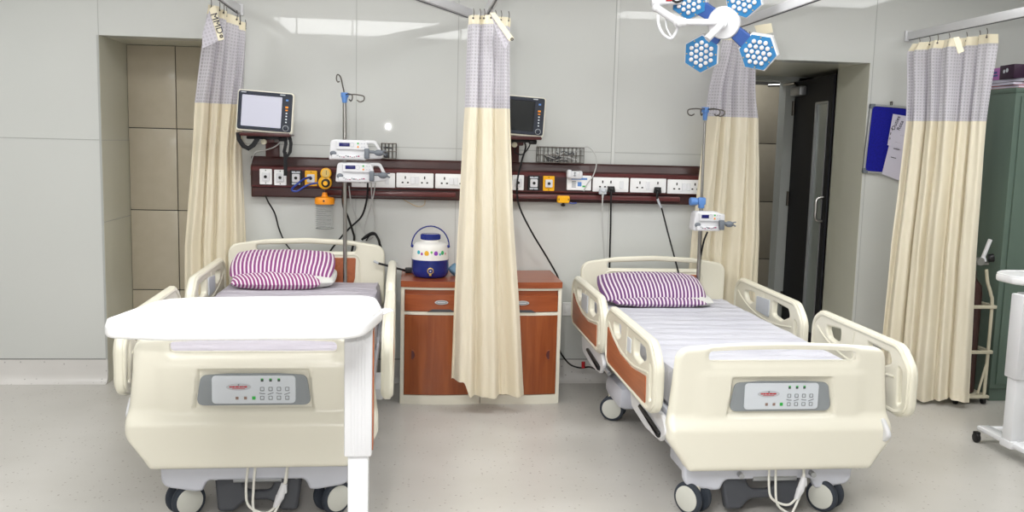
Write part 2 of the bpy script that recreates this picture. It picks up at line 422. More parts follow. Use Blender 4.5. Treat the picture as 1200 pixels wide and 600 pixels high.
# right alcove: reveal, side wall, end wall with the doorway and the tiled passage beyond
YD = 1.42
b = B(); b.box2((RA1, T, 0), (RA1+.1, .5, ZS+.1)); b.box2((RA1-.002, .001, 0), (RA1, T, ZS)); b.box2((4.32, .5, 0), (4.42, YD+.1, ZS+.1)); b.box2((RA1, .48, 0), (4.32, .5, ZS+.1))
b.box2((RA0-.1, T, 0), (RA0, YD, ZS+.1)); b.box2((RA0, T, ZS), (4.42, YD, ZS+.1))
struct(b.build('wall_alcove_right', 'reveal'))
b = B(); b.box2((4.22, YD, 0), (4.42, YD+.12, ZS)); b.box2((RA0-.1, YD, 2.19), (4.42, YD+.12, 2.65)); struct(b.build('wall_alcove_end', 'wall'))
b = B(); b.box2((2.9, 2.6, 0), (5.2, 2.7, 2.6), 0, 1)
for i in range(4):
    for j in range(4): b.box2((2.9+.56*i+.004, 2.585, .56*j-.02+.004), (3.46+.56*i-.004, 2.6, .56*j+.54-.004), .001)
b.box2((2.9, YD+.12, 2.6), (5.2, 2.7, 2.65), 0, 2)
struct(b.build('wall_tiled_right', ['beige_tile', 'dark_seam', 'ceiling']))
# door: hinged at the end wall's jamb, standing open along the alcove's side
HX, HY = 4.185, 1.40
dr = thing('door_1', 'dark grey door with a tall narrow glass strip standing open in the right alcove', 'door', (HX, HY, 0), 0)
del dr['category']; del dr['label']; struct(dr)
ang = math.atan2(.50-HY, 4.095-HX); DW = math.hypot(.50-HY, 4.095-HX)
Md = Matrix.Rotation(ang, 4, 'Z')        # local X runs along the leaf from the hinge
b = B()
def leafbox(x0, x1, z0, z1, t=.022, mi=0, y=0): b.box2((x0, y-t, z0), (x1, y+t, z1), 0, mi, Md)
VX0, VX1 = DW*.60, DW*.90
leafbox(0, VX0, .01, 2.165); leafbox(VX1, DW, .01, 2.165); leafbox(VX0, VX1, 1.97, 2.165); leafbox(VX0, VX1, .01, .2)
b.build('door_leaf', 'door_dark', dr)
b = B(); leafbox(VX0, VX1, .2, 1.97, .008); b.build('glass', 'glass_strip', dr)
b = B()
for x in (VX0, VX1): leafbox(x-.008, x+.008, .2, 1.97, .026)
leafbox(VX0, VX1, 1.96, 1.976, .026); b.build('glass_bead', 'aluminium', dr)
b = B()
for s in (-1,): b.tube([(DW*.94, s*.02, 1.26), (DW*.94, s*.07, 1.245), (DW*.94, s*.075, 1.17), (DW*.94, s*.07, 1.095), (DW*.94, s*.02, 1.08)], .011, M=Md)
b.build('door_handle', 'steel', dr)
b = B(); b.box((.17, -.05, 2.08), (.26, .06, .075), .012, Md); b.build('door_closer', 'aluminium', dr)
b = B(); b.tube([(.16, -.06, 2.125), (.3, -.12, 2.135), (.02, -.12, 2.14)], .011, smooth=0, M=Md)
b.cyl((-.02, -.05, 2.14), (-.3, -.16, 2.15), .012, M=Md); b.build('closer_arm', 'steel', dr)
b = B()
for z in (.35, 1.2, 1.95): b.cyl((0, -.028, z-.06), (0, -.028, z+.06), .014, M=Md)
b.build('hinge', 'steel_dark', dr)
b = B(); b.box2((4.185, YD-.03, 0), (4.25, YD+.13, 2.2)); b.box2((3.25, YD-.03, 2.17), (4.25, YD+.13, 2.23)); b.box2((4.09, YD+.0, 0), (4.185, YD+.14, 2.2)); struct(b.build('trim_1', 'door_frame'))
# coved skirtings
def baseb(x0, x1, name):
    prof = [(0, .153), (-.004, .153), (-.006, .06), (-.012, .03), (-.03, .01), (-.05, .002), (-.05, .0), (0, 0)]
    b = B(); n = len(prof)
    A = [b.bm.verts.new((x0, y, z)) for y, z in prof]; C = [b.bm.verts.new((x1, y, z)) for y, z in prof]
    for i in range(n): b.bm.faces.new((A[i], A[(i+1) % n], C[(i+1) % n], C[i]))
    b.bm.faces.new(A[::-1]); b.bm.faces.new(C)
    bmesh.ops.recalc_face_normals(b.bm, faces=b.bm.faces[:])
    b.box2((x0, -.003, .153), (x1, .002, .157), 0, 1)
    struct(b.build(name, ['skirting', 'dark_seam']))
baseb(XL, LA0, 'baseboard_left'); baseb(LA1, RA0, 'baseboard_back'); baseb(RA1, XR, 'baseboard_right')

# ---- lights in the ceiling
def add_area(name, loc, sx, sy, power, rot=(0, 0, 0), col=(.985, 1, .995)):
    l = bpy.data.lights.new(name, 'AREA'); l.shape = 'RECTANGLE'; l.size = sx; l.size_y = sy; l.energy = power; l.color = col
    o = bpy.data.objects.new(name, l); o.location = loc; o.rotation_euler = rot; COL.objects.link(o); return o
def ceil_panel(x, y, sx, sy, P, lab):
    t = thing('ceiling_light', lab, 'ceiling light', (x, y, ZC), 0, 'ceiling light panels')
    b = B(); b.plate(rrect(-sx/2-.03, -sy/2-.03, sx/2+.03, sy/2+.03, .01, 2), .02, Matrix.Translation((0, 0, -.01)), [rrect(-sx/2, -sy/2, sx/2, sy/2, .005, 2)], .004)
    b.build('frame', 'white_plastic', t)
    b = B(); b.box((0, 0, -.006), (sx, sy, .006)); b.build('diffuser', 'panel_diffuser', t)
    add_area('panel_lamp', (x, y, ZC-.025), sx, sy, P)
PW = 46
ceil_panel(.6, -5.0, 2.2, 1.5, PW*4.4, 'long wide white ceiling light panel over the foot of the left bed')
ceil_panel(-1.6, -1.7, 1.2, .6, PW*1.35, 'added unseen fill light panel near the wall above the left alcove')  # added fill panels from here on, placed to brighten the wall
ceil_panel(.5, -1.7, 1.2, .6, PW*.9, 'added unseen fill light panel near the wall above the left bed')
ceil_panel(2.4, -1.7, 1.2, .6, PW*.9, 'added unseen fill light panel near the wall above the right bed')
ceil_panel(4.4, -1.7, 1.2, .6, PW*.9, 'added unseen fill light panel near the wall above the green cabinet')
ceil_panel(3.6, -3.0, 1.2, .5, PW*.8, 'added unseen fill light panel over the foot of the right bed')
dl = [(-3.44, -4.89), (-3.49, -5.8), (-3.5, -7.06), (-1.48, -3.58), (-1.67, -6.17), (.72, -3.3), (.63, -5.78), (.62, -8.17), (.73, -9.31), (1.3, -9.46), (4.33, -9.53), (4.62, -9.2), (2.73, -8.06), (4.56, -4.13)]
for i, (x, y) in enumerate(dl):
    t = thing('downlight', 'small round recessed downlight in the ceiling', 'ceiling light', (x, y, ZC), 0, 'round ceiling downlights')
    b = B(); b.lathe([(.055, -.001), (.058, -.008), (.075, -.006), (.078, 0)], n=24); b.build('ring', 'white_plastic', t)
    b = B(); b.cyl((0, 0, -.004), (0, 0, -.001), .056, n=24); b.build('lamp', 'diffuser', t)

# ================================================================== BED-HEAD TRUNKING
TRX = 2.974; TZ0, TZ1 = 1.222, 1.482; YF = -.075
tr = thing('wall_trunking', 'long dark wood bed-head trunking across the wall carrying sockets and gas outlets', 'trunking', (0, 0, 0))
prof = [(0, TZ0+.004), (-.03, TZ0), (-.055, TZ0+.004), (-.06, TZ0+.012), (-.06, 1.285), (-.07, 1.29), (YF, 1.3), (YF, 1.385), (-.078, 1.392), (-.082, 1.405), (-.082, 1.414), (-.076, 1.42), (-.064, 1.43), (-.052, 1.47), (-.04, TZ1), (0, TZ1)]
b = B(); n = len(prof)
def trx(x, grow): return [b.bm.verts.new((x, y*grow, z)) for y, z in prof]
R_ = [trx(-.0, .8), trx(.012, 1), trx(TRX-.025, 1), trx(TRX-.006, .93), trx(TRX, .7)]
for A, C in zip(R_, R_[1:]):
    for i in range(n):
        f = b.bm.faces.new((A[i], A[(i+1) % n], C[(i+1) % n], C[i])); f.material_index = 1 if i in (5, 8, 9, 10) else 0
b.bm.faces.new(R_[0][::-1]); b.bm.faces.new(R_[-1]); bmesh.ops.recalc_face_normals(b.bm, faces=b.bm.faces[:])
b.build('casing', ['trunk_wood', 'trunk_red'], tr, sharp=25)
for x0, x1 in ((.46, 1.30), (1.55, 2.79)):
    b = B(); b.box2((x0, -.085, 1.245), (x1, -.058, 1.278), .008); b.build('rail_strip', 'trunk_red', tr)
def pz(px, py): p = G(px, py, y=YF-.006); return p.x, p.z
def outlet(cx, cz, kind, w=.076, h=.098):
    b = B(); M = MXZ(YF-.005, cx, cz)
    base = {'white': 'socket_white', 'black': 'black', 'yellow': 'yellow'}[kind]
    b.plate(rrect(-w/2, -h/2, w/2, h/2, .006, 3), .012, M, bev=.003, mi=0)
    if kind == 'black':
        for s in (-1, 1): b.box((cx, YF-.0115, cz+s*.036), (.052, .002, .012), 0, None, 1)
    o = b.build('gas_outlet', [base, 'light_grey'], tr)
    b = B(); b.plate(rrect(-.024, -.026, .024, .026, .007, 3), .014, MXZ(YF-.016, cx, cz), bev=.003); b.build('outlet_face', 'white_plastic', o)
    b = B(); b.cyl((cx, YF-.0285, cz), (cx, YF-.022, cz), .0095, n=14)
    b.build('port', 'slot', o)
    for s in (-1, 1):
        b = B(); b.cyl((cx, YF-.013, cz+s*.04), (cx, YF-.01, cz+s*.04), .0035, n=8); b.build('screw', 'slot', o)
for px, py, k in ((311.5, 207, 'white'), (328.5, 208, 'white'), (347, 208.5, 'black'), (364.5, 209, 'yellow'), (607, 214, 'white'), (625.5, 214.5, 'black'), (643, 215, 'yellow')):
    x, z = pz(px, py); outlet(x, z, k)
def socket(pxa, pxb, py, items, hpx=20):
    xa, z = pz(pxa, py); xb, _ = pz(pxb, py); cx = (xa+xb)/2; w = xb-xa; h = .094
    b = B(); b.plate(rrect(-w/2, -h/2, w/2, h/2, .006, 3), .012, MXZ(YF-.005, cx, z), bev=.003)
    b.plate(rrect(-w/2+.012, -h/2+.014, w/2-.012, h/2-.014, .003, 2), .004, MXZ(YF-.012, cx, z), bev=.001)
    o = b.build('socket_plate', 'socket_white', tr)
    for kind, u in items:
        x = xa+w*u
        if kind == 's':
            Y = YF-.0148
            for hx_, hz_, w_, h_ in ((0, .018, .008, .017), (-.017, -.014, .012, .009), (.017, -.014, .012, .009)):
                b = B(); b.box((x+hx_, Y, z+hz_), (w_, .003, h_)); b.build('pin_hole', 'slot', o)
        else:
            b = B(); b.plate(rrect(-.013, -.024, .013, .024, .003, 2), .008, MXZ(YF-.0155, x, z), bev=.002); b.build('switch', 'white_gloss', o)
socket(412, 463, 210.5, [('s', .25), ('w', .5), ('w', .82)])
socket(464.5, 508, 211, [('s', .24), ('w', .44), ('w', .56), ('s', .76)])
socket(510, 553, 212, [('s', .25), ('w', .44), ('w', .56), ('s', .76)])
socket(694.5, 736.5, 216, [('s', .27), ('s', .5), ('w', .8)])
socket(738.5, 780.5, 217, [('s', .26), ('w', .48), ('s', .76)])
socket(782, 823, 218.5, [('s', .26), ('w', .46), ('w', .6), ('s', .78)])
# nurse-call plate
xa, z = pz(664, 214); xb, _ = pz(692.5, 214); w = xb-xa; cx = (xa+xb)/2
b = B(); b.plate(rrect(-w/2, -.048, w/2, .048, .006, 3), .02, MXZ(YF-.009, cx, z), bev=.003); o = b.build('call_panel', 'socket_white', tr)
b = B(); Y = YF-.0195
b.box((cx+.0, Y, z+.027), (.105, .002, .012), mi=0)
for k in range(4): b.box((cx-.035, Y, z+.008-k*.0115), (.028, .002, .005), mi=1)
b.box((cx+.003, Y, z-.008), (.026, .003, .028), .003, mi=0); b.box((cx+.036, Y, z-.022), (.028, .003, .01), mi=2)
b.build('print', ['blue_clamp', 'mid_grey', 'green_key'], o); o['label'] = 'white call panel with blue and green print'
# handset lying on the call panel
p = G(673, 201.5, y=-.11)
hs = thing('call_handset', 'white call handset resting on top of the white call panel', 'handset', (p.x, p.y, 1.385))
b = B(); b.box((0, .0, .024), (.1, .045, .05), .012, mi=0, seg=3); b.box((-.035, -.004, .03), (.032, .05, .056), .012, mi=0, seg=3); b.box((.038, -.004, .026), (.028, .05, .05), .012, seg=3)
b.build('body', 'white_plastic', hs)
b = B(); b.box((.0, -.0245, .03), (.003, .003, .03)); b.box((0, -.0245, .02), (.02, .003, .003)); b.box((.0, -.0245, .038), (.014, .003, .003)); b.build('mark', 'mid_grey', hs)

# ================================================================== PLUGS AND CABLES
def cable(name, pts, r, m, label, cat='cable', plug=None, extra=None):
    t = thing(name, label, cat, Vector(pts[-1]))
    b = B(); b.tube(pts, r, 8); b.build('cable', m, t, world=True)
    if plug:
        x, y, z = pts[0]; c = Vector((x, YF-.012, z+.0))
        b = B(); b.plate(rpoly([(-.027, -.022, .01), (.027, -.022, .01), (.02, .02, .012), (-.02, .02, .012)]), .03, MXZ(YF-.033, x, z+.004), bev=.007)
        b.cyl((x, YF-.04, z-.012), (x, YF-.035, z-.04), .009, .006, 10); b.cyl((x, YF-.05, z+.012), (x, YF-.035, z+.004), .012, .017, 10)
        b.build('plug', plug, t, world=True)
    if extra: extra(t)
    return t
def W(px, py, y): p = G(px, py, y=y); return (p.x, p.y, p.z)
x, z = pz(705.5, 219)
cable('power_cord', [(x, -.12, z-.03), W(706, 235, -.125), W(706, 260, -.11), W(708, 300, -.08), W(710, 345, -.09)], .0045, 'grey_wire', 'grey plug with grey cord hanging straight down, left of the black plug beside it', plug='light_grey')
x, z = pz(715.5, 217)
cable('power_cord', [(x, -.12, z-.03), W(716, 235, -.13), W(715.5, 265, -.12), W(714.5, 300, -.1), W(714, 345, -.09)], .006, 'black', 'black plug with thick black cord hanging straight down, next to the grey plug', plug='black')
x, z = pz(769.5, 218)
cable('power_cord', [(x, -.12, z-.03), W(770, 232, -.13), W(775, 243, -.12), W(782, 270, -.13), W(790, 300, -.17), W(797, 325, -.19), W(806, 345, -.09)], .0055, 'black', 'black plug with black cord slanting down to the right bed head', plug='black',
      extra=lambda t: B().tube([W(770.5, 233, -.13), W(773, 240, -.125), W(775, 243, -.12)], .008).build('sleeve', 'light_grey', t, world=True))
cable('monitor_cable', [W(612, 163, -.22), W(616, 172, -.16), W(611, 190, -.13), W(606, 215, -.12), W(608, 240, -.12), W(622, 270, -.1), W(640, 300, -.08), W(652, 321, -.06), W(655, 330, -.02)], .006, 'black', 'black cable running from the right monitor down behind the locker', )
cable('monitor_cable', [W(606, 170, -.12), W(603, 178, -.11), W(612, 181, -.11), W(620, 172, -.12), W(622, 163, -.2)], .004, 'black', 'thin black cable looped under the right monitor')
cable('basket_cord', [W(655, 185, -.06), W(675, 178, -.07), W(688, 172, -.09), W(697, 180, -.11), W(699, 192, -.12), W(695, 206, -.115), W(688, 216, -.11), W(684, 224, -.1)], .004, 'grey_wire', 'thin grey cord arching out of the long wire basket to the call panel')
cable('wall_cable', [W(311, 229, -.085), W(314, 236, -.05), W(322, 250, -.03), W(327, 268, -.03), W(334, 284, -.04), W(343, 296, -.08)], .005, 'black', 'black cable leaving the left end of the trunking and hanging behind the left bed head')
cable('pump_cable', [W(431, 212, -.2), W(430, 232, -.16), W(424, 253, -.12), W(410, 267, -.1), W(398, 280, -.1), W(386, 296, -.09), W(380, 312, -.08)], .006, 'black', 'thick black cord slanting down left from the lower left pump behind the bed head')
cable('pump_cable', [W(402, 218, -.17), W(402, 240, -.16), W(408, 255, -.13), W(413, 270, -.1), W(415, 280, -.08), W(412, 296, -.08), W(409, 318, -.08)], .007, 'black', 'twisted black cord hanging beside the left drip pole')
cable('pump_cable', [W(409, 218, -.18), W(412, 240, -.15), W(420, 260, -.1), W(428, 274, -.08), W(436, 280, -.07)], .004, 'grey_wire', 'thin grey cord drooping from behind the lower left pump')
cable('pump_cable', [W(440, 214, -.2), W(437, 232, -.15), W(432, 250, -.1), W(425, 272, -.08)], .004, 'grey_wire', 'thin grey cord slanting left below the lower left pump')
cable('pump_cable', [W(435, 214, -.2), W(436, 235, -.14), W(439, 255, -.09), W(438, 275, -.08), W(430, 282, -.08)], .004, 'grey_wire', 'thin grey cord falling straight below the lower left pump')
cable('cable_bundle', [W(424, 281, -.1), W(430, 276, -.11), W(438, 273, -.12), W(444, 282, -.11), W(446, 294, -.1), W(449, 303, -.1)], .008, 'black', 'bundle of black cables arching over the right corner of the left bed head',
      extra=lambda t: [B().tube([W(429, 282, -.1), W(434, 276, -.12), W(441, 276, -.12), W(447, 290, -.1), W(450, 304, -.09)], .004).build('cable', 'black', t, world=True), B().tube([W(427, 280, -.09), W(436, 275, -.1), W(443, 278, -.1), W(445, 292, -.09), W(449, 306, -.1)], .004).build('cable', 'black', t, world=True)])
cable('loose_wire', [W(471, 229, -.04), W(472, 233, -.03), W(480, 238, -.03), W(490, 242, -.04), W(497, 240, -.04), W(498, 233, -.03), W(498, 230, -.04)], .0025, 'beige_wire', 'thin beige wire drooping below the trunking between left bed and middle curtain')
cable('floor_cable', [W(651, 400, -.1), W(658, 415, -.08), W(668, 427, -.08), W(680, 431, -.1), W(690, 430, -.14), W(697, 432, -.3)], .006, 'black', 'black cable sagging near the floor between the right locker and the right bed',
      extra=lambda t: B().cyl(W(683.5, 424, -.12), W(683.5, 431, -.12), .012).build('plug', 'red', t, world=True))
# adapter on the left locker
ad = thing('cable_adapter', 'black power adapter with cord lying on the left locker beside the water jug', 'power adapter', (.97, -.2, .765))
b = B(); b.box((.045, 0, .017), (.07, .04, .034), .006, Matrix.Rotation(.1, 4, 'Z')); b.build('body', 'black', ad)
b = B(); b.tube([(.01, 0, .015), (-.04, -.01, .03), (-.1, -.0, .045), (-.16, .0, .06)], .007); b.build('cable', 'black', ad)
b = B(); b.tube([(-.16, 0, .06), (-.19, 0, .075)], .008, smooth=0); b.build('plug_tip', 'light_grey', ad)
# small wall plate under the right bed's head
p = G(664, 362, y=0)
b = B(); b.plate(rrect(-.03, -.045, .03, .045, .005, 3), .012, MXZ(-.006, p.x, p.z), bev=.003); b.box((p.x, -.013, p.z), (.03, .003, .05), .002)
tag(b.build('wall_plate', 'socket_white'), 'small blank white plate low on the wall left of the right bed head', 'wall plate')

# ================================================================== MONITORS
def monitor(px, py, on, label, blabel, group):
    c = Vector(W(px, py, -.32))
    t = thing('patient_monitor', label, 'monitor', c, 0, group)
    t.rotation_euler = (RD(-4), RD(3.2), 0)
    w, h = .335, .25
    b = B(); b.plate(rrect(-w/2, -h/2, w/2, h/2, .022), .06, MXZ(.03), bev=.012)
    b.plate(rrect(-w/2+.02, -h/2+.01, w/2-.02, h/2-.02, .03), .07, MXZ(.09), bev=.02); b.build('housing', 'cream_pale', t)
    b = B(); b.plate(rrect(-w/2+.008, -h/2+.012, w/2-.008, h/2-.008, .016), .008, MXZ(-.002), [rrect(-.138, -.092, .098, .094, .005, 3)], bev=.003); b.build('bezel', 'bezel', t)
    b = B(); b.box((-.02, .0, .001), (.236, .004, .188)); b.build('screen', 'screen_reflection' if on else 'screen_off', t)  # on: white reflection put in as emission
    b = B(); M = MXZ(-.007)
    b.box((.128, -.007, .078), (.014, .003, .010), mi=2); b.box((.128, -.007, .036), (.018, .004, .011), .002, mi=0); b.box((.128, -.007, .018), (.014, .003, .007), mi=0)
    for k in range(4): b.box((.128, -.007, .0-k*.018), (.009, .003, .008), .001, mi=1)
    b.build('buttons', ['orange', 'panel_face', 'blue_clamp'], t)
    b = B(); b.cyl((.128, -.002, -.09), (.128, -.02, -.09), .013, .012, 20, bev=.002); b.build('knob', 'bezel', t)
    b = B(); b.tube([(.128+.0165*cos(a*pi/8), -.008, -.09+.0165*sin(a*pi/8)) for a in range(16)], .0016, 6, smooth=0, closed=True); b.build('knob_ring', 'light_grey', t)
    b = B()
    for x in (-.13, .1): b.box((x, -.006, .108), (.03, .003, .006), .001)
    b.build('marks', 'light_grey', t)
    k = thing('monitor_bracket', blabel, 'bracket', (c.x, -.002, c.z-.2), 0, 'wall brackets under the monitors')
    b = B(); b.box((0.0, -.235, .062), (.3, .19, .014), .004); b.box((.0, -.325, .064), (.29, .012, .022), .003); b.build('tray', 'maroon', k)
    b = B(); b.box((.01, -.14, .035), (.07, .24, .04), .008); b.box((.0, -.02, -.03), (.085, .036, .14), .005); b.build('arm', 'maroon', k)
    b = B(); b.cyl((-.015, -.26, .02), (-.015, -.285, .02), .017, bev=.003); b.build('knob', 'frame_cream', k)
    b = B(); b.box((.0, -.2, .045), (.24, .14, .02), .006); b.box((.1, -.27, .04), (.05, .04, .03), .008); b.build('underplate', 'black', k)
    return c
cL = monitor(310.5, 131, True, 'patient monitor with a painted white screen reflection on the wall at the left', 'maroon wall bracket under the monitor with the white screen', 'patient monitors above the trunking')
monitor(607.5, 135.5, False, 'patient monitor with a dark screen half hidden by the middle curtain', 'maroon wall bracket under the monitor with the dark screen', 'patient monitors above the trunking')
st = thing('carry_strap', 'black webbing straps dangling below the left monitor', 'strap', (cL.x, cL.y, cL.z-.2))
def ribbon(pts, w, name):
    P = [Vector(p) for p in pts]; b = B(); t = .004
    V = [(b.bm.verts.new(p+Vector((0, t/2, 0))+Vector(d)), b.bm.verts.new(p+Vector((0, t/2, 0))-Vector(d)), b.bm.verts.new(p-Vector((0, t/2, 0))-Vector(d)), b.bm.verts.new(p-Vector((0, t/2, 0))+Vector(d))) for p, d in
         [(P[i], ((P[min(i+1, len(P)-1)]-P[max(i-1, 0)]).cross(Vector((0, 1, 0)))).normalized()*w/2) for i in range(len(P))]]
    for A, C in zip(V, V[1:]):
        for i in range(4): b.bm.faces.new((A[i], A[(i+1) % 4], C[(i+1) % 4], C[i]))
    b.bm.faces.new(V[0]); b.bm.faces.new(V[-1][::-1]); bmesh.ops.recalc_face_normals(b.bm, faces=b.bm.faces[:])
    b.build(name, 'black_cloth', st, world=True)
ribbon([W(279, 155, -.3), W(280, 163, -.31), W(285, 171, -.31), W(291, 174, -.31), W(297, 170, -.31), W(302, 162, -.31), W(303, 157, -.3)], .028, 'strap')
ribbon([W(334, 158, -.3), W(335, 168, -.31), W(333, 178, -.31), W(335, 186, -.31), W(340, 178, -.31), W(341, 168, -.31), W(339, 158, -.3)], .02, 'strap')
ribbon([W(334, 178, -.31), W(334.5, 192, -.31), W(334.5, 206, -.31)], .022, 'strap')
cable('monitor_cable', [W(331, 164, -.26), W(322, 172, -.22), W(310, 176, -.16), W(300, 178, -.1), W(295, 188, -.06), W(293, 205, -.03)], .004, 'grey_wire', 'thin grey cable curving from the left monitor to the trunking end')

# ================================================================== WIRE BASKETS
def basket(x0, x1, y0, y1, z0, z1, nx, label, group='wire baskets on the trunking'):
    t = thing('wire_basket', label, 'basket', ((x0+x1)/2, (y0+y1)/2, z0), 0, group)
    b = B(); r = .0022
    for zz, rr in ((z1, .0032), ((z0+z1)/2, r), (z0+.004, r)):
        b.tube([(x0, y0, zz), (x1, y0, zz), (x1, y1, zz), (x0, y1, zz)], rr, 6, smooth=0, closed=True)
    for i in range(nx+1):
        x = lerp(x0, x1, i/nx); b.tube([(x, y1, z1), (x, y1, z0+.004), (x, y0, z0+.004), (x, y0, z1)], r, 6, smooth=0)
    for k in (1, 2):
        y = lerp(y0, y1, k/3); b.tube([(x0, y, z1), (x0, y, z0+.004), (x1, y, z0+.004), (x1, y, z1)], r, 6, smooth=0)
    b.build('wire', 'steel_dark', t, world=True)
a = G(631, 172, y=-.1); c = G(683, 190, y=-.1)
basket(a.x, c.x, -.13, -.01, TZ1, a.z, 11, 'long steel wire basket on the trunking to the right of the middle curtain')
t = thing('coiled_lead', 'coiled grey and black leads heaped in the long wire basket', 'cable', ((a.x+c.x)/2, -.07, TZ1+.005))
b = B(); random.seed(5)
for mi in (0, 1):
    b = B()
    for k in range(5):
        cx, rx, ry, zz = random.uniform(-.07, .07), random.uniform(.035, .06), random.uniform(.02, .035), .012+.012*k
        b.tube([(cx+rx*cos(i*pi/4), ry*sin(i*pi/4), zz+.012*sin(i*1.3+k)) for i in range(8)], .004, 6, closed=True, smooth=3)
    b.build('lead', ['grey_wire', 'dark_grey'][mi], t)
a = G(447, 170, y=-.1); c = G(462, 187, y=-.1)
basket(a.x, c.x+.01, -.12, -.01, TZ1, a.z+.012, 4, 'small steel wire basket on the trunking just right of the upper pump')
b = B(); b.box(((a.x+c.x)/2-.01, -.06, TZ1+.026), (.035, .05, .036), .01); b.tube([((a.x+c.x)/2+.03*cos(k), -.06+.03*sin(k), TZ1+.067+.001*k) for k in range(12)], .002, 6)
tag(b.build('lead_box', 'dark_grey'), 'small dark box inside the small wire basket', 'box')

# ================================================================== DRIP POLES AND PUMPS
def hook(b, c, d, s=1, drop=.0):
    c = Vector(c); d = Vector(d).normalized(); u = Vector((0, 0, 1))
    P = [c, c+d*.05+u*.006, c+d*.085+u*.004, c+d*.118-u*.004, c+d*.118-u*.028, c+d*.095-u*.038, c+d*.075-u*.028]
    b.tube([p-u*drop for p in P], .004, 8)
pl = thing('drip_pole', 'steel drip pole with blue hook collar at the left bed head carrying two pumps', 'drip pole', (.603, -.225, .70), 0, 'drip poles on the beds')
b = B(); b.cyl((.603, -.225, .70), (.597, -.222, 1.84), .0125); b.build('lower_tube', 'steel', pl, world=True)
b = B(); b.cyl((.597, -.222, 1.80), (.597, -.222, 1.87), .008); b.build('upper_tube', 'steel', pl, world=True)
b = B(); b.cyl((.597, -.222, 1.825), (.597, -.222, 1.86), .014, .02, bev=.002); b.cyl((.597, -.222, 1.858), (.597, -.222, 1.888), .024, bev=.004); b.build('collar', 'blue_clamp', pl, world=True)
b = B(); c = (.597, -.222, 1.872); hook(b, c, (1, -.1, 0)); hook(b, c, (.5, -1, 0), drop=.0)
b.tube([c, (.585, -.23, 1.93), (.573, -.235, 1.98), (.555, -.24, 1.995), (.548, -.24, 1.97), (.556, -.24, 1.95), (.567, -.24, 1.955)], .004, 8); b.build('hooks', 'steel_dark', pl, world=True)
pr = thing('drip_pole', 'steel drip pole with four spread hooks at the right bed head carrying one pump', 'drip pole', (2.871, -.3, .61), 0, 'drip poles on the beds')
b = B(); b.cyl((2.873, -.3, .61), (2.868, -.3, 1.25), .013); b.build('lower_tube', 'steel', pr, world=True)
b = B(); b.cyl((2.868, -.3, 1.22), (2.863, -.3, 1.84), .009); b.build('upper_tube', 'steel', pr, world=True)
b = B(); b.cyl((2.868, -.3, 1.22), (2.868, -.3, 1.29), .02, bev=.004); b.box((2.868, -.3, 1.265), (.05, .04, .05), .01); b.build('clamp', 'blue_clamp', pr, world=True)
b = B(); b.cyl((2.84, -.3, 1.262), (2.79, -.305, 1.262), .024, .027, 18, bev=.007); b.build('clamp_knob', 'blue_clamp', pr, world=True)
b = B(); c = (2.863, -.3, 1.845); b.cyl((2.863, -.3, 1.78), (2.863, -.3, 1.83), .013, .017, bev=.002); b.cyl((2.863, -.3, 1.828), (2.863, -.3, 1.862), .024, bev=.004); b.build('collar', 'blue_clamp', pr, world=True)
b = B()
for d in ((1, -.15, 0), (-1, -.15, 0), (.6, -1, 0), (-.6, -1, 0)): hook(b, c, d)
b.build('hooks', 'steel_dark', pr, world=True)

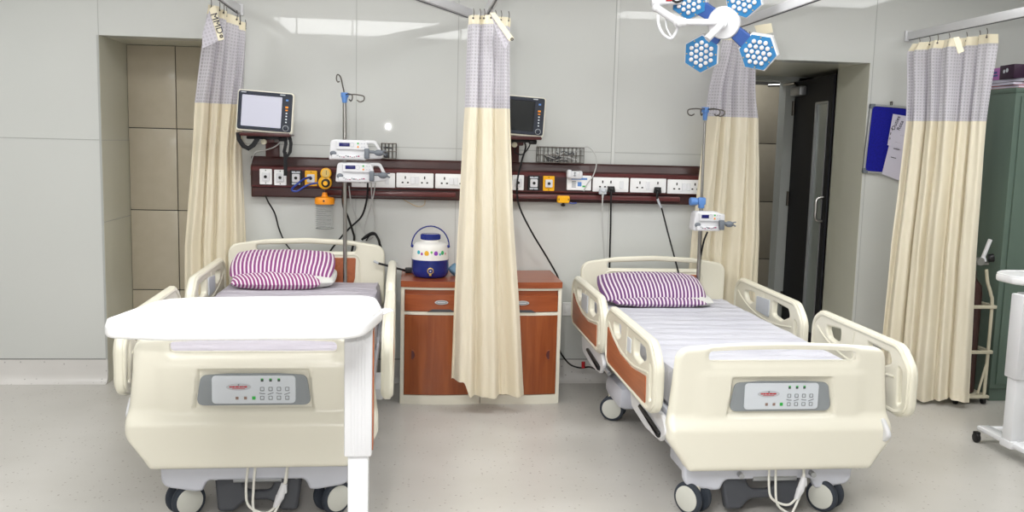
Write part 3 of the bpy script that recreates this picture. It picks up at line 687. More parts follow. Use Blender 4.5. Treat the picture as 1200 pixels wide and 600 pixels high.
def pump(c, w, label, open_arm=True, rz=0, group='syringe pumps on the drip poles'):
    t = thing('syringe_pump', label, 'syringe pump', c, rz, group)
    h = .122; bw = w*.72                # origin: lower left front of the body; body to the right
    b = B(); b.plate(rpoly([(0, 0, .012), (bw, 0, .012), (bw+.0, h*.55, .006), (bw-.01, h, .012), (.012, h, .03)]), .1, MXZ(.05), bev=.008)
    b.plate(rpoly([(bw*.2, h*.52, .008), (bw+.02, h*.5, .008), (bw+.0, h-.006, .01), (bw*.2, h-.006, .01)]), .02, MXZ(-.004), bev=.006)
    b.box((bw*.5+.01, -.012, .018), (bw*.92, .03, .03), .01); b.build('body', 'white_plastic', t)
    b = B(); b.box((bw*.42, -.015, h*.76), (w*.2, .003, .022), .001); b.build('display', 'lcd', t)
    b = B(); b.cyl((bw*.78, -.0135, h*.83), (bw*.78, -.018, h*.83), .0055, n=10, mi=0); b.cyl((bw*.78, -.0135, h*.66), (bw*.78, -.018, h*.66), .0055, n=10, mi=1)
    for i in range(2):
        for j in range(2): b.box((bw*.88+i*.016, -.015, h*.66+j*.02), (.008, .003, .006), .001, mi=2)
    b.tube([(bw*.62+.013*cos(k*pi/5), -.0145, h*.76+.013*sin(k*pi/5)) for k in range(10)], .0016, 6, mi=2, closed=True, smooth=0)
    b.build('buttons', ['green_key', 'orange', 'light_grey'], t)
    b = B(); random.seed(2)
    for k in range(11):
        b.box((bw*.25+k*bw*.055, -.029, .022+random.uniform(-.006, .006)), (random.uniform(.004, .012), .002, random.uniform(.003, .008)), mi=random.choice([0, 0, 1]))
    b.build('print', ['mid_grey', 'magenta'], t)
    b = B(); b.sph((.028, -.004, .038), .02, (1, .5, .8)); b.build('side_knob', 'mid_grey', t)
    b = B(); b.box((bw+.004, -.03, .042), (.03, .04, .062), .006); b.box((bw+.03, -.03, .056), (.04, .012, .012), .003); b.cyl((bw+.02, -.03, .052), (w-.01, -.03, .05), .008)
    b.sph((w-.012, -.03, .048), .023, (1.3, .8, .85)); b.tube([(w+.0, -.03, .05), (w+.03, -.032, .036)], .005, smooth=0); b.tube([(w+.0, -.03, .056), (w+.03, -.032, .062)], .004, smooth=0)
    b.build('plunger_clamp', 'mid_grey', t)
    if open_arm:
        b = B(); b.plate(rpoly([(bw-.02, .004, .01), (w+.012, .012, .02), (w+.005, .055, .03), (bw+.055, h+.0, .03), (bw-.02, h, .01)]), .03, MXZ(.03), [rpoly([(bw+.012, .045, .008), (w-.012, .045, .01), (w-.02, .06, .02), (bw+.045, h-.02, .02), (bw+.01, h-.02, .01)])], bev=.006)
        b.build('guard', 'white_plastic', t)
    else:
        b = B(); b.box((bw+.012, .03, h*.5), (.05, .06, h*.8), .012); b.build('guard', 'white_plastic', t)
    b = B(); b.box((.06, .1, .05), (.04, .06, .04), .008); b.build('pole_clamp', 'mid_grey', t)
    return t
p = G(385, 187, y=-.36); pump((p.x, -.36, p.z), .315, 'upper of the two white syringe pumps on the left drip pole')
p = G(393, 213, y=-.36); pump((p.x, -.362, p.z-.002), .30, 'lower of the two white syringe pumps on the left drip pole')
p = G(812, 270.5, y=-.43); pump((p.x, -.43, p.z), .235, 'single white syringe pump on the right drip pole in front of the curtain', False)
cable('pump_cable', [W(829, 272, -.36), W(825, 282, -.33), W(822, 296, -.31), W(820, 312, -.26)], .006, 'black', 'black cord hanging from the pump on the right drip pole')

# ================================================================== SUCTION UNIT
su = thing('suction_unit', 'yellow suction regulator with blue hose and clear jar under an orange lid', 'suction unit', W(381, 240, -.16))
c = Vector(W(382, 203, -.16))
b = B(); b.cyl(c+Vector((0, .02, 0)), c-Vector((0, .02, 0)), .034, bev=.004, n=28); b.build('gauge', 'yellow', su, world=True)
b = B(); b.cyl(c-Vector((0, .018, 0)), c-Vector((0, .0225, 0)), .025, n=24); b.box(c-Vector((-.004, .024, -.004)), (.003, .002, .026), M=None, mi=1); b.build('gauge_face', ['gold', 'black'], su, world=True)
c2 = Vector(W(381, 214, -.16))
b = B(); b.cyl(c2+Vector((0, .03, 0)), c2-Vector((0, .02, 0)), .042, bev=.006, n=28); b.cyl(c2, c+Vector((0, 0, -.03)), .012); b.box(c2+Vector((0, .055, 0)), (.03, .07, .03), .004); b.build('regulator', 'yellow', su, world=True)
b = B(); b.cyl(c2-Vector((-.006, .018, .002)), c2-Vector((-.006, .05, .002)), .028, .025, 20, bev=.004); b.build('knob', 'black', su, world=True)
b = B(); b.cyl(c2-Vector((-.006, .048, .002)), c2-Vector((-.006, .054, .002)), .014, n=20); b.build('knob_cap', 'yellow', su, world=True)
j = Vector(W(380.5, 268, -.15)); J = j.z
b = B(); b.lathe([(0, J), (.048, J), (.053, J+.006), (.054, J+.155), (.057, J+.158), (.057, J+.163), (.05, J+.163), (.05, J+.01), (0, J+.008)], (j.x, j.y, 0)); b.build('jar', 'jar', su, world=True)
b = B()
for k in range(10):
    zz = J+.02+k*.0135; b.tube([(j.x+.0585*cos(a), j.y+.0585*sin(a), zz) for a in [-pi*.9+i*.16 for i in range(14 if k % 2 else 10)]], .0012, 4, smooth=0)
for zz in (.004, .15): b.tube([(j.x+.056*cos(k*pi/10), j.y+.056*sin(k*pi/10), J+zz) for k in range(20)], .0018, 5, smooth=0, closed=True)
b.build('graduations', 'jar_mark', su, world=True)
b = B(); b.lathe([(0, J+.155), (.056, J+.155), (.062, J+.158), (.062, J+.188), (.055, J+.198), (.02, J+.204), (.014, J+.23), (0, J+.23)], (j.x, j.y, 0)); b.build('lid', 'orange', su, world=True)
b = B(); b.cyl((j.x, j.y-.06, J+.18), (j.x, j.y-.068, J+.18), .006); b.build('lid_catch', 'slot', su, world=True)
x, z = pz(364.5, 209)
b = B(); b.tube([(x, YF-.03, z+.008), (x-.03, -.15, z), W(349, 215, -.19), W(342, 222, -.19), W(348, 224, -.19), W(360, 217, -.18), W(371, 214.5, -.17), W(378, 214, -.16)], .0065, 10); b.build('hose', 'hose_blue', su, world=True)
# yellow vacuum holder on the trunking's lower rail
p = Vector(W(660, 233.5, -.1))
vh = thing('vacuum_holder', 'small yellow plastic holder with black knob clipped under the trunking, right of the yellow outlet', 'holder', p)
b = B(); b.plate(rrect(-.04, -.024, .04, .024, .012), .04, MXZ(.0), bev=.006); b.build('body', 'yellow', vh)
b = B(); b.box((-.031, -.021, 0), (.005, .003, .012)); b.box((.031, -.021, 0), (.005, .003, .012)); b.build('slots', 'slot', vh)
b = B(); b.cyl((0, .0, -.02), (0, 0, -.036), .009); b.cyl((0, 0, -.034), (0, 0, -.046), .017, .010, 12); b.build('knob', 'black', vh)
b = B(); b.tube([(.03, 0, -.018), (.06, 0, -.026), (.09, .0, -.022)], .005); b.build('hose', 'hose_blue', vh)

# ================================================================== BEDSIDE LOCKERS
def locker(x0, w, label, fliplr):
    t = thing('bedside_locker', label, 'bedside locker', (x0+w/2, -.27, 0), 0, 'wooden bedside lockers side by side')
    h = w/2; D = .25; bow = lambda x: -.024*(1-(x/h)**2)
    def front(xa, xb, za, zb, t_, out, mi=0, n=14, zc=None, b_=None):
        bb = b_ or B()
        def ring(u):
            x = lerp(xa, xb, u); y = -D+bow(x)-out; zlo = za+(zc*(1-((u-.5)*2)**2) if zc else 0)
            return [(x, y, zlo), (x, y, zb), (x, y+t_, zb), (x, y+t_, zlo)]
        V = [[bb.bm.verts.new(p) for p in ring(i/n)] for i in range(n+1)]
        for A, C in zip(V, V[1:]):
            for k in range(4): f = bb.bm.faces.new((A[k], A[(k+1) % 4], C[(k+1) % 4], C[k])); f.material_index = mi
        bb.bm.faces.new(V[0][::-1]).material_index = mi; bb.bm.faces.new(V[-1]).material_index = mi
        return bb
    b = B(); b.box2((-h, -D, .01), (-h+.02, D, .728), .003); b.box2((h-.02, -D, .01), (h, D, .728), .003); b.box2((-h, D-.02, .01), (h, D, .728))
    b.box2((-h+.01, -D, .03), (h-.01, D, .05)); b.box2((-h+.01, -D+.02, .56), (h-.01, D, .575))
    front(-h, h, .0, .058, .03, .0, b_=b); front(-h, h, .558, .578, .03, .0, b_=b); front(-h, h, .712, .728, .03, .0, b_=b)
    front(-h, -h+.022, 0, .728, .03, .001, n=2, b_=b); front(h-.022, h, 0, .728, .03, .001, n=2, b_=b)
    bmesh.ops.recalc_face_normals(b.bm, faces=b.bm.faces[:]); b.build('carcass', 'cream_pale', t)
    b = front(-h-.001, h+.001, .728, .765, 2*D+.03, .012); bmesh.ops.recalc_face_normals(b.bm, faces=b.bm.faces[:]); b.build('top', 'wood_top', t)
    b = front(-h+.024, h-.024, .582, .682, .02, .004, n=18); front(-h+.024, h-.024, .682, .71, .012, -.012, b_=b)
    bmesh.ops.recalc_face_normals(b.bm, faces=b.bm.faces[:]); dr_ = b.build('drawer', 'wood_top', t)
    b = B(); b.plate(rpoly([(-.085, .0, .0), (-.055, .016, .01), (.055, .016, .01), (.085, .0, .0)]), .006, MXZ(-D-.0275, 0, .578)); b.build('finger_recess', 'dark_grey', dr_)
    b = B(); M = MXZ(-D-.031, 0, .637)
    b.plate([(.041*cos(a*pi/12), .0135*sin(a*pi/12)) for a in range(24)], .005, M, bev=.001, mi=0)
    b.plate([(.033*cos(a*pi/12), .009*sin(a*pi/12)) for a in range(24)], .002, MXZ(-D-.0338, 0, .637), mi=1); b.box((0, -D-.035, .637), (.046, .002, .004), mi=2)
    b.build('badge', ['light_grey', 'panel_grey', 'white_gloss'], dr_)
    b = front(-h+.024, h-.024, .062, .556, .02, .003, n=18); bmesh.ops.recalc_face_normals(b.bm, faces=b.bm.faces[:]); dd = b.build('door', 'wood_door', t)
    s = -1 if not fliplr else 1; hx = s*(h-.068)
    b = B(); b.plate([(.022*cos(a*pi/12)*s*-1, .03*sin(a*pi/12)) for a in range(-6, 7)][::s], .004, MXZ(-D+bow(hx)-.004, hx, .31), mi=0)
    b.tube([(hx-s*.022*cos(a*pi/12), -D+bow(hx)-.006, .31+.03*sin(a*pi/12)) for a in range(-6, 7)], .003, 6, smooth=0, mi=1)
    b.build('finger_grip', ['trunk_red', 'wood_top'], dd)
locker(.958, .49, 'wooden bedside locker left of the middle curtain with the water jug on top', False)
locker(1.452, .49, 'wooden bedside locker right of the middle curtain with nothing standing on top', True)

# ---- water jug
jg = thing('water_jug', 'blue and white insulated water jug with balloon print and blue handle on the left locker', 'water jug', (1.135, -.345, .766))
R0 = .115
b = B(); b.lathe([(0, 0), (.092, 0), (.104, .006), (.112, .02), (R0, .045), (R0, .104), (.1165, .108), (.1165, .112), (0, .112)], n=48); b.build('base', 'jug_blue', jg)
b = B(); b.lathe([(0, .112), (.1145, .112), (.112, .14), (.108, .18), (.103, .2), (.092, .211), (.07, .217), (.058, .219), (.057, .232), (0, .232)], n=48); b.build('body', 'jug_white', jg)
b = B(); b.lathe([(0, .232), (.057, .232), (.06, .234), (.06, .262), (.055, .268), (0, .268)], n=40); b.build('cap', 'jug_blue', jg)
b = B()
for k in range(40):
    a = 2*pi*k/40; b.box((.0605*cos(a), .0605*sin(a), .25), (.004, .004, .026))
b.build('cap_ridges', 'jug_blue', jg)
b = B(); b.tube([(.116*cos(a), 0, .19+.125*sin(a)) for a in [pi*k/16 for k in range(17)]], .0042, 8, smooth=0)
for s in (-1, 1): b.sph((s*.112, 0, .19), .010)
b.build('handle', 'jug_blue', jg)
b = B(); b.cyl((0, -.112, .05), (0, -.121, .05), .02, bev=.002, n=24); b.cyl((0, -.12, .03), (0, -.13, .03), .008); b.box((0, -.124, .028), (.014, .014, .016), .003); b.build('tap', 'gold', jg)
b = B(); b.cyl((0, -.12, .05), (0, -.126, .05), .014, n=20); b.cyl((0, -.125, .05), (0, -.129, .05), .005, mi=1); b.build('tap_button', ['jug_blue', 'light_grey'], jg)
def balloon(a, zz, r, col, i):
    nm = 'balloon_%d' % i; 
    if nm not in MATS: mat(nm, col, .5)
    rr = lerp(.1145, .108, (zz-.112)/.068)+.0004
    M = Matrix.Rotation(a, 4, 'Z') @ Matrix.Translation((0, -rr, zz))
    b = B(); b.sph((0, 0, 0), r, (1, .12, 1.15), M=M); b.plate([(-r*.35, -r*1.9), (r*.35, -r*1.9), (r*.3, -r*1.4), (-r*.3, -r*1.4)], .0012, M @ MXZ())
    b.build('balloon_print', nm, jg)
for i, (a, zz, r, c_) in enumerate([(-.72, .16, .011, (60, 170, 190)), (-.5, .152, .008, (160, 60, 170)), (-.22, .156, .0145, (235, 180, 50)), (.05, .163, .007, (110, 190, 90)), (.3, .156, .013, (150, 70, 190)), (.55, .15, .007, (70, 180, 200)), (.72, .158, .012, (60, 175, 110)), (.97, .152, .006, (220, 90, 110))]):
    balloon(a, zz, r, c_, i)
# thin blue bag beside the jug
def bagf(u, v):
    a = 2*pi*u; r = .045*sin(pi*min(max(v, .02), .98))**.5*(1+.25*sin(3*a+4*v))
    return (1.30+r*1.1*cos(a), -.3+r*.8*sin(a), .767+.075*v+.004*sin(5*a))
b = B(); b.grid(bagf, 24, 10); tag(b.build('plastic_bag', 'bag_blue', weld=.0005), 'crumpled pale blue plastic bag between the water jug and the middle curtain', 'bag')

# ================================================================== BEDS
def footboard_mesh(parent, m):
    OUT = [(.215, .40), (.225, .418), (.26, .44), (.335, .495), (.36, .506), (.42, .506), (.5, .495), (.6, .485), (.705, .476), (.725, .466), (.738, .45), (.745, .425)]
    def top(x): return .772-.022*(abs(x)/.47)**2
    def hw(z): return interp(OUT, z)
    nu, nv = 120, 76
    Z0 = .215
    def fr(u, v):
        # v: 0 bottom -> 1 top
        s = (u-.5)*2
        zz = Z0+(.745-Z0)*v
        w = hw(zz)
        # corner softening
        x = s*w
        z = zz+(top(x)-.745)*sm(.55, 1, v)
        d = .045*sm(.47, .39, z)+.006
        ex = (w-abs(x)); ez = min(z-Z0, top(x)-z)
        e = min(ex, ez, .03)/.03; d -= .024*(1-math.sqrt(max(0, 1-(1-e)**2)))
        # recess round the control panel
        def box(cx, hx, z0, z1, k): return sm(hx+k, hx, abs(cx))*sm(z0-k, z0, z)*sm(z1+k, z1, z)
        d -= .026*box(x, .235-(z-.46)*.12, .462, .618, .014)
        # slightly sunk band that frames the hand slot
        q = max(0, abs(x)-.30); rr = math.hypot(q, z-.716)
        d -= .012*sm(.058, .026, rr)
        # shallow panel shoulder
        d += .008*sm(.40, .33, abs(x))*sm(.66, .63, z)*sm(.44, .47, z)
        return (x, -d, z)
    b = B(); b.grid(fr, nu, nv); b.grid(lambda u, v: (fr(1-u, v)[0], .030, fr(1-u, v)[2]), nu, nv)
    bm = b.bm; bm.verts.ensure_lookup_table(); n1 = (nu+1)*(nv+1)
    F = lambda i, j: bm.verts[j*(nu+1)+i]; K = lambda i, j: bm.verts[n1+j*(nu+1)+(nu-i)]
    for i in range(nu):
        bm.faces.new((F(i+1, 0), F(i, 0), K(i, 0), K(i+1, 0))); bm.faces.new((F(i, nv), F(i+1, nv), K(i+1, nv), K(i, nv)))
    for j in range(nv):
        bm.faces.new((F(0, j), F(0, j+1), K(0, j+1), K(0, j))); bm.faces.new((F(nu, j+1), F(nu, j), K(nu, j), K(nu, j+1)))
    bmesh.ops.remove_doubles(bm, verts=bm.verts[:], dist=1e-5); bmesh.ops.recalc_face_normals(bm, faces=bm.faces[:])
    o = b.build('footboard', m)
    c = B(); ol = [(-.325, .697), (.325, .697)]
    pts = rpoly([(-.335, .694, .024), (.335, .694, .024), (.335, .737, .022), (.2, .743, .3), (0, .746, .5), (-.2, .743, .3), (-.335, .737, .022)])
    c.plate(pts, .3, MXZ()); bmesh.ops.remove_doubles(c.bm, verts=c.bm.verts[:], dist=1e-5); cut = c.build('cut', m); bpy.context.view_layer.update()
    md = o.modifiers.new('b', 'BOOLEAN'); md.object = cut; md.operation = 'DIFFERENCE'; md.solver = 'EXACT'
    dg = bpy.context.evaluated_depsgraph_get(); dg.update()
    me = bpy.data.meshes.new_from_object(o.evaluated_get(dg)); o.modifiers.clear(); o.data = me; bpy.data.objects.remove(cut)
    me.polygons.foreach_set('use_smooth', [True]*len(me.polygons)); me.set_sharp_from_angle(angle=RD(50)); o.parent = parent
    return o

def rail_part(parent, sx, y0, L, dz, head, outer_wood):
    """one side rail; s runs from the head end towards the foot"""
    H0, H1 = .435, .765
    out = rpoly([(0, H0+.06, .07), (.06, H0+.01, .05), (L-.1, H0-.005, .09), (L, H0+.03, .07), (L, H1-.10, .10), (L-.10, H1-.005, .12), (.09, H1+.004, .10), (0, H1-.05, .09)], 8)
    hA = rpoly([(.16, .70, .02), (.33, .712, .015), (.33, .655, .02), (.27, .635, .03), (.20, .645, .03)])
    hB = rpoly([(.60, .708, .015), (.80, .70, .025), (.83, .66, .025), (.72, .615, .03), (.60, .628, .02)])
    hC = rpoly([(.885, .66, .012), (.915, .64, .012), (.925, .50, .012), (.895, .485, .012)])
    k = L/1.0
    sc = lambda P: [(x*k, z) for x, z in P]
    hol = [sc(hA), sc(hB), sc(hC)]
    M = Matrix.Translation((0, y0, dz)) @ MYZ(sx)
    b = B(); b.plate(out, .034, M, hol, bev=.011, res=3)
    # raised rim following the outline, and the moulding round the lower panel
    cen = Vector((L/2, (H0+H1)/2))
    for s in (-1, 1):
        rim = [Vector(((x-cen.x)*.955+cen.x, (z-cen.y)*.90+cen.y)) for x, z in out]
        b.tube([M @ Vector((p.x, p.y, s*.012)) for p in rim[::2]], .013, 8, smooth=0, closed=True)
        b.tube([M @ Vector((x*k, z, s*.014)) for x, z in ((.07, .68), (.16, .636), (.32, .592), (.5, .575), (.66, .58), (.86, .605))], .008, 8)
        b.tube([M @ Vector((x*k, z, s*.014)) for x, z in ((.47, .73), (.46, .66), (.465, .6))], .007, 8)
    r = b.build('side_rail', 'cream', parent)
    if outer_wood:
        s = -1 if sx < 0 else 1
        Mo = Matrix.Translation((s*.016, y0, dz)) @ MYZ(sx)
        b = B(); b.plate(rpoly([(.07, .60, .01), (.16, .585, .05), (.34, .553, .08), (.55, .545, .1), (.78, .57, .06), (.845, .578, .01), (.845, .475, .02), (.80, .455, .03), (.10, .46, .03), (.07, .49, .02)] if False else [(.055*k, .655, .01), (.16*k, .615, .06), (.34*k, .572, .08), (.58*k, .56, .08), (.84*k, .585, .01), (.845*k, .46, .015), (.10*k, .462, .02), (.06*k, .49, .02)]), .012, Mo, bev=.002)
        b.build('wood_inset', 'wood_inset', r)
    if head:
        for s in (-1, 1):
            Mo = Matrix.Translation((s*.018, y0, dz)) @ MYZ(sx)
            b = B(); b.plate(rpoly([(.375*k, .70, .01), (.56*k, .708, .01), (.56*k, .60, .015), (.375*k, .61, .015)]), .012, Mo, bev=.003)
            b.build('rail_keypad', 'light_grey', r)
        Mo = Matrix.Translation((-(1 if sx > 0 else -1)*.018, y0, dz)) @ MYZ(sx)
        b = B(); b.plate(rpoly([(.30*k, .53, .01), (.66*k, .545, .01), (.66*k, .50, .01), (.30*k, .49, .01)]), .01, Mo, bev=.003); b.build('rail_label', 'panel_face', r)
    else:
        Mo = Matrix.Translation(((1 if sx > 0 else -1)*.018, y0, dz)) @ MYZ(sx)
        b = B(); b.plate(rpoly([(.48*k, .69, .008), (.55*k, .69, .008), (.55*k, .62, .008), (.48*k, .62, .008)]), .006, Mo, bev=.002); b.build('rail_label', 'panel_face', r)
    # linkage cover and release lever under the rail
    s = -1 if sx < 0 else 1
    o_ = .0 if head else .10
    out_ = (.0 if head else -.03) if sx < 0 else -.10
    Mc = Matrix.Translation((-s*.008+s*out_, y0, dz)) @ MYZ(sx)
    b = B(); b.plate(rpoly([(.27+o_, .44, .03), (.86+o_, .44, .03), (.93+o_, .38, .03), (.84+o_, .315, .05), (.60+o_, .30, .08), (.33+o_, .325, .05)]), .022, Mc, bev=.007)
    b.box((sx-s*.045, y0-.6, dz+.41), (.05, .3, .05), .008); b.build('linkage_cover', 'white_plastic', r)
    Mv = Matrix.Translation((s*.010+s*out_, y0, dz)) @ MYZ(sx)
    b = B(); b.plate(rpoly([(.50+o_, .375, .012), (.52+o_, .392, .012), (.86+o_, .362, .012), (.85+o_, .333, .012)]), .016, Mv, bev=.005); b.build('release_lever', 'black', r)
    sx = sx+s*out_
    b = B(); b.cyl((sx-s*.04, y0-.86, dz+.375), (sx+s*.0, y0-.86, dz+.375), .014); b.tube([(sx-s*.02, y0-.83, dz+.42), (sx-s*.02, y0-.88, dz+.36), (sx-s*.02, y0-.98, dz+.35)], .011); b.build('hinge', 'aluminium', r)
    return r

def caster(parent, x, y, a):
    M = Matrix.Translation((x, y, 0)) @ Matrix.Rotation(a, 4, 'Z')
    b = B(); b.box((0, .0, .115), (.03, .07, .06), .012, M); b.cyl((0, .01, .12), (0, .01, .19), .022, M=M); b.box((0, -.005, .075), (.026, .03, .07), .008, M); c = b.build('caster', 'cream_pale', parent)
    for s in (-1, 1):
        b = B(); b.cyl((s*.018, -.0, .073), (s*.046, -.0, .073), .073, bev=.01, n=32, M=M); w = b.build('wheel', 'tyre', c)
        b = B(); b.cyl((s*.044, -.0, .073), (s*.050, -.0, .073), .057, bev=.003, n=28, M=M); b.build('wheel_cover', 'hub_grey', c)
    return c

def control_panel(foot):
    M = MXZ(.0145)
    b = B(); b.plate(rpoly([(-.232, .472, .03), (.232, .472, .03), (.212, .598, .03), (.1, .606, .1), (-.1, .606, .1), (-.212, .598, .03)]), .01, MXZ(.004), bev=.002); p = b.build('control_panel', 'panel_grey', foot)
    return p
def keypad(parent, y):
    b = B(); b.plate(rrect(-.168, .481, .168, .598, .018), .006, MXZ(y), bev=.002); k = b.build('control_panel_face', 'panel_face', parent)
    X = lambda u: -.168+.336*u; Z = lambda v: .598-.117*v
    Y = y-.004
    for i in range(3):
        b = B(); b.box((X(.60+.1*i), Y, Z(.16)), (.011, .002, .012), .002, mi=0); b.box((X(.60+.1*i), Y-.001, Z(.12)), (.008, .002, .005), mi=1); b.build('indicator', ['dark_grey', 'green_key'], parent)
    for i in range(4):
        for v in (.48, .80):
            b = B(); b.plate(rrect(-.0085, -.0085, .0085, .0085, .003, 2), .002, MXZ(Y, X(.60+.1*i), Z(v)), [rrect(-.0058, -.0055, .0058, .0065, .002, 2)]); b.build('key', 'panel_grey', parent)
        b = B(); b.tube([(X(.565+.1*i), Y, Z(.645)-(.004 if i in (1, 3) else -.003)), (X(.6+.1*i), Y, Z(.645)), (X(.635+.1*i), Y, Z(.645)+(.004 if i in (1, 3) else 0))], .0012, 5, smooth=0); b.build('key_symbol', 'dark_grey', parent)
    for i in range(2):
        b = B(); b.box((X(.30+.1*i), Y, Z(.80)), (.012, .002, .012), .001); b.build('key', 'brownkey', parent)
    b = B(); b.box((X(.50), Y, Z(.80)), (.014, .003, .014), .003); b.build('lock_key', 'green_key', parent)
    b = B(); cx, cz = X(.32), Z(.40)
    b.plate([(.05*cos(a*pi/16), .0145*sin(a*pi/16)) for a in range(32)], .002, MXZ(Y, cx, cz), mi=0)
    random.seed(9); x = -.034
    while x < .034:
        w = random.uniform(.003, .006); b.box((cx+x, Y-.0015, cz+.001), (w, .0015, .006), mi=1); x += w+.0012
    b.box((cx, Y-.0015, cz-.007), (.05, .0015, .002), mi=1); b.box((cx, Y-.0015, cz+.0095), (.006, .0015, .004), mi=2)
    b.build('maker_badge', ['light_grey', 'red', 'dark_grey'], parent)

def pedal_unit(parent, bx, by):
    y = -1.99+by
    b = B(); M = Matrix.Translation((bx, y, .085)) @ Matrix.Rotation(RD(-14), 4, 'X') @ MXZ()
    b.plate(rpoly([(-.165, -.065, .02), (-.10, -.065, .03), (-.05, -.02, .05), (.05, -.02, .05), (.10, -.065, .03), (.165, -.065, .02), (.185, .10, .02), (.075, .10, .01), (.055, .02, .04), (-.055, .02, .04), (-.075, .10, .01), (-.185, .10, .02)]), .05, M, bev=.012)
    b.build('pedal_cover', 'dark_grey', parent)
    b = B(); b.cyl((-.20, y+.04, .185), (.20, y+.04, .185), .012); b.box((-.08, y+.1, .19), (.02, .03, .09), .004); b.box((.10, y+.1, .19), (.02, .03, .09), .004); b.cyl((-.1, y-.02, .16), (.1, y-.02, .16), .013)
    for s in (-1, 1): b.cyl((s*.165, y-.03, .185), (s*.165, y-.06, .185), .012)
    b.build('pedal_bar', 'aluminium', parent)

def bed(loc, rz, zh, zm, zf, label, sheet, mattw, bx, by, angles, xr):
    t = thing('hospital_bed', label, 'hospital bed', loc, rz, 'electric hospital beds')
    # headboard
    out = rpoly([(-.485, .46, .04), (.485, .46, .04), (.487, .845, .075), (.25, .882, .4), (0, .893, .6), (-.25, .882, .4), (-.487, .845, .075)], 8)
    slot = rpoly([(-.31, .808, .016), (.30, .808, .016), (.31, .846, .018), (0, .858, .6), (-.315, .846, .018)])
    b = B(); b.plate(out, .036, MXZ(0, 0, zh), [slot], bev=.012, res=3)
    b.tube([(x, -.014, z+zh) for x, z in rpoly([(-.33, .52, .05), (.33, .52, .05), (.33, .79, .05), (-.33, .79, .05)])], .008, 8, smooth=0, closed=True)
    hb = b.build('headboard', 'cream', t)
    b = B(); b.plate(rpoly([(-.30, .53, .03), (.30, .53, .03), (.315, .775, .01), (-.315, .775, .01)] if False else [(-.30, .54, .04), (.27, .54, .04), (.30, .64, .04), (.305, .77, .01), (-.305, .77, .01)]), .012, MXZ(-.016, 0, zh), bev=.003); b.build('wood_inset', 'wood_inset', hb)
    # footboard, 2.13 m on
    fb = footboard_mesh(t, 'cream_pale'); fb.location = (0, -2.12, zf)
    pn = control_panel(t); pn.location = (0, -2.12, zf); keypad(pn, -.0035)
    # mattress under a fitted sheet
    w, L, th = mattw, 2.0, .13; zt = .622+zm
    def mt(u, v):
        # wraps: u across (side skirt, top, side skirt), v along
        s = (u-.5)*2; y = -.05-L*v; r = .035
        if abs(s) < .8: x = s/.8*(w-r*.3); z = zt; 
        else:
            k = (abs(s)-.8)/.2; x = math.copysign(w-r*.3+r*.3*sin(min(k*4, 1)*pi/2)+.012*k, s); z = zt-th*k*1.0-.02*k*k
        e = min(v, 1-v)*L
        if e < .04: z -= .03*(1-e/.04)**2
        nz = noise.noise(Vector((x*2.2, y*6, z*3)))*.007+noise.noise(Vector((x*7, y*14, 4)))*.003
        if abs(s) < .8: z += nz*1.1
        else: x += math.copysign(1, s)*(noise.noise(Vector((y*9, z*5, s)))*.012); z += .012*noise.noise(Vector((y*4, 2, s)))*((abs(s)-.8)/.2)
        return (x, y, z)
    b = B(); b.grid(mt, 60, 150)
    z0 = zt-th
    def cap(yy, vv, fl):
        def f(u, v):
            p = mt(u, vv); return (p[0], p[1], lerp(z0, p[2], v))
        return f
    b.grid(cap(0, 0, 0), 60, 4); b.grid(lambda u, v: cap(0, 1, 0)(1-u, v), 60, 4)
    b.box2((-w+.01, -.05-L+.01, zt-th-.01), (w-.01, -.06, zt-.05))
    b.build('mattress', sheet, t)
    # frames
    b = B(); b.box2((-w+.01, -2.08, zt-th-.07), (w-.01, -.03, zt-th-.012), .008)
    for s in (-1, 1): b.box2((s*.47-.012, -2.08, .40+zm), (s*.47+.012, -.03, .455+zm), .005)
    for y in (-.25, -.9, -1.35, -1.95): b.box((0, y, .425+zm), (.95, .04, .03), .004)
    b.build('mattress_platform', 'base_white', t)
    # base: long chassis, pedestal covers and foot shroud
    b = B(); b.box2((-.36, -2.02, .17), (-.30, -.55, .225), .01); b.box2((.30, -2.02, .17), (.36, -.55, .225), .01)
    b.box2((-.44, -.98, .13), (.44, -.60, .27), .05); b.box2((-.16, -1.0, .2), (.16, -.72, .42+zm), .02); b.box2((-.16, -1.75, .2), (.16, -1.5, .42+zm), .02)
    b.build('chassis', 'base_white', t)
    b = B(); prof2 = rpoly([(-.385, .165, .05), (-.25, .142, .02), (-.22, .145, .012), (-.20, .19, .03), (.20, .19, .03), (.22, .145, .012), (.25, .142, .02), (.385, .165, .05), (.39, .30, .03), (-.39, .30, .03)])
    b.plate(prof2, .05, MXZ(-2.055+by*.3, bx*.5, -.006+by*.3), bev=.012)
    b.box2((-.39, -2.05, .155), (-.36, -1.8, .3), .012); b.box2((.36, -2.05, .155), (.39, -1.8, .3), .012); b.box2((-.4, -2.07, .27), (.4, -1.85, .31), .01)
    b.box2((-.3, -2.1, .28), (-.24, -2.04, .5+zf)); b.box2((.24, -2.1, .28), (.3, -2.04, .5+zf))
    b.build('base_shroud', 'base_white', t)
    for (x, y, a) in ((-.305+bx, -1.985+by, angles[0]), (.31+bx, -1.985+by, angles[1]), (-.40, -.69, 1.1), (.37, -.70, .3)): caster(t, x, y, a)
    pedal_unit(t, bx, by)
    b = B()
    for pts in ([(-.03, -2.11, .24), (-.035, -2.13, .14), (-.02, -2.14, .08), (.05, -2.15, .055), (.10, -2.14, .10), (.125, -2.12, .17), (.13, -2.10, .24)], [(0, -2.11, .24), (-.005, -2.13, .15), (.0, -2.15, .06), (.05, -2.16, .02)], [(.13, -2.1, .24), (.12, -2.14, .16), (.10, -2.15, .09), (.06, -2.17, .02)]):
        b.tube(pts, .0055, 8)
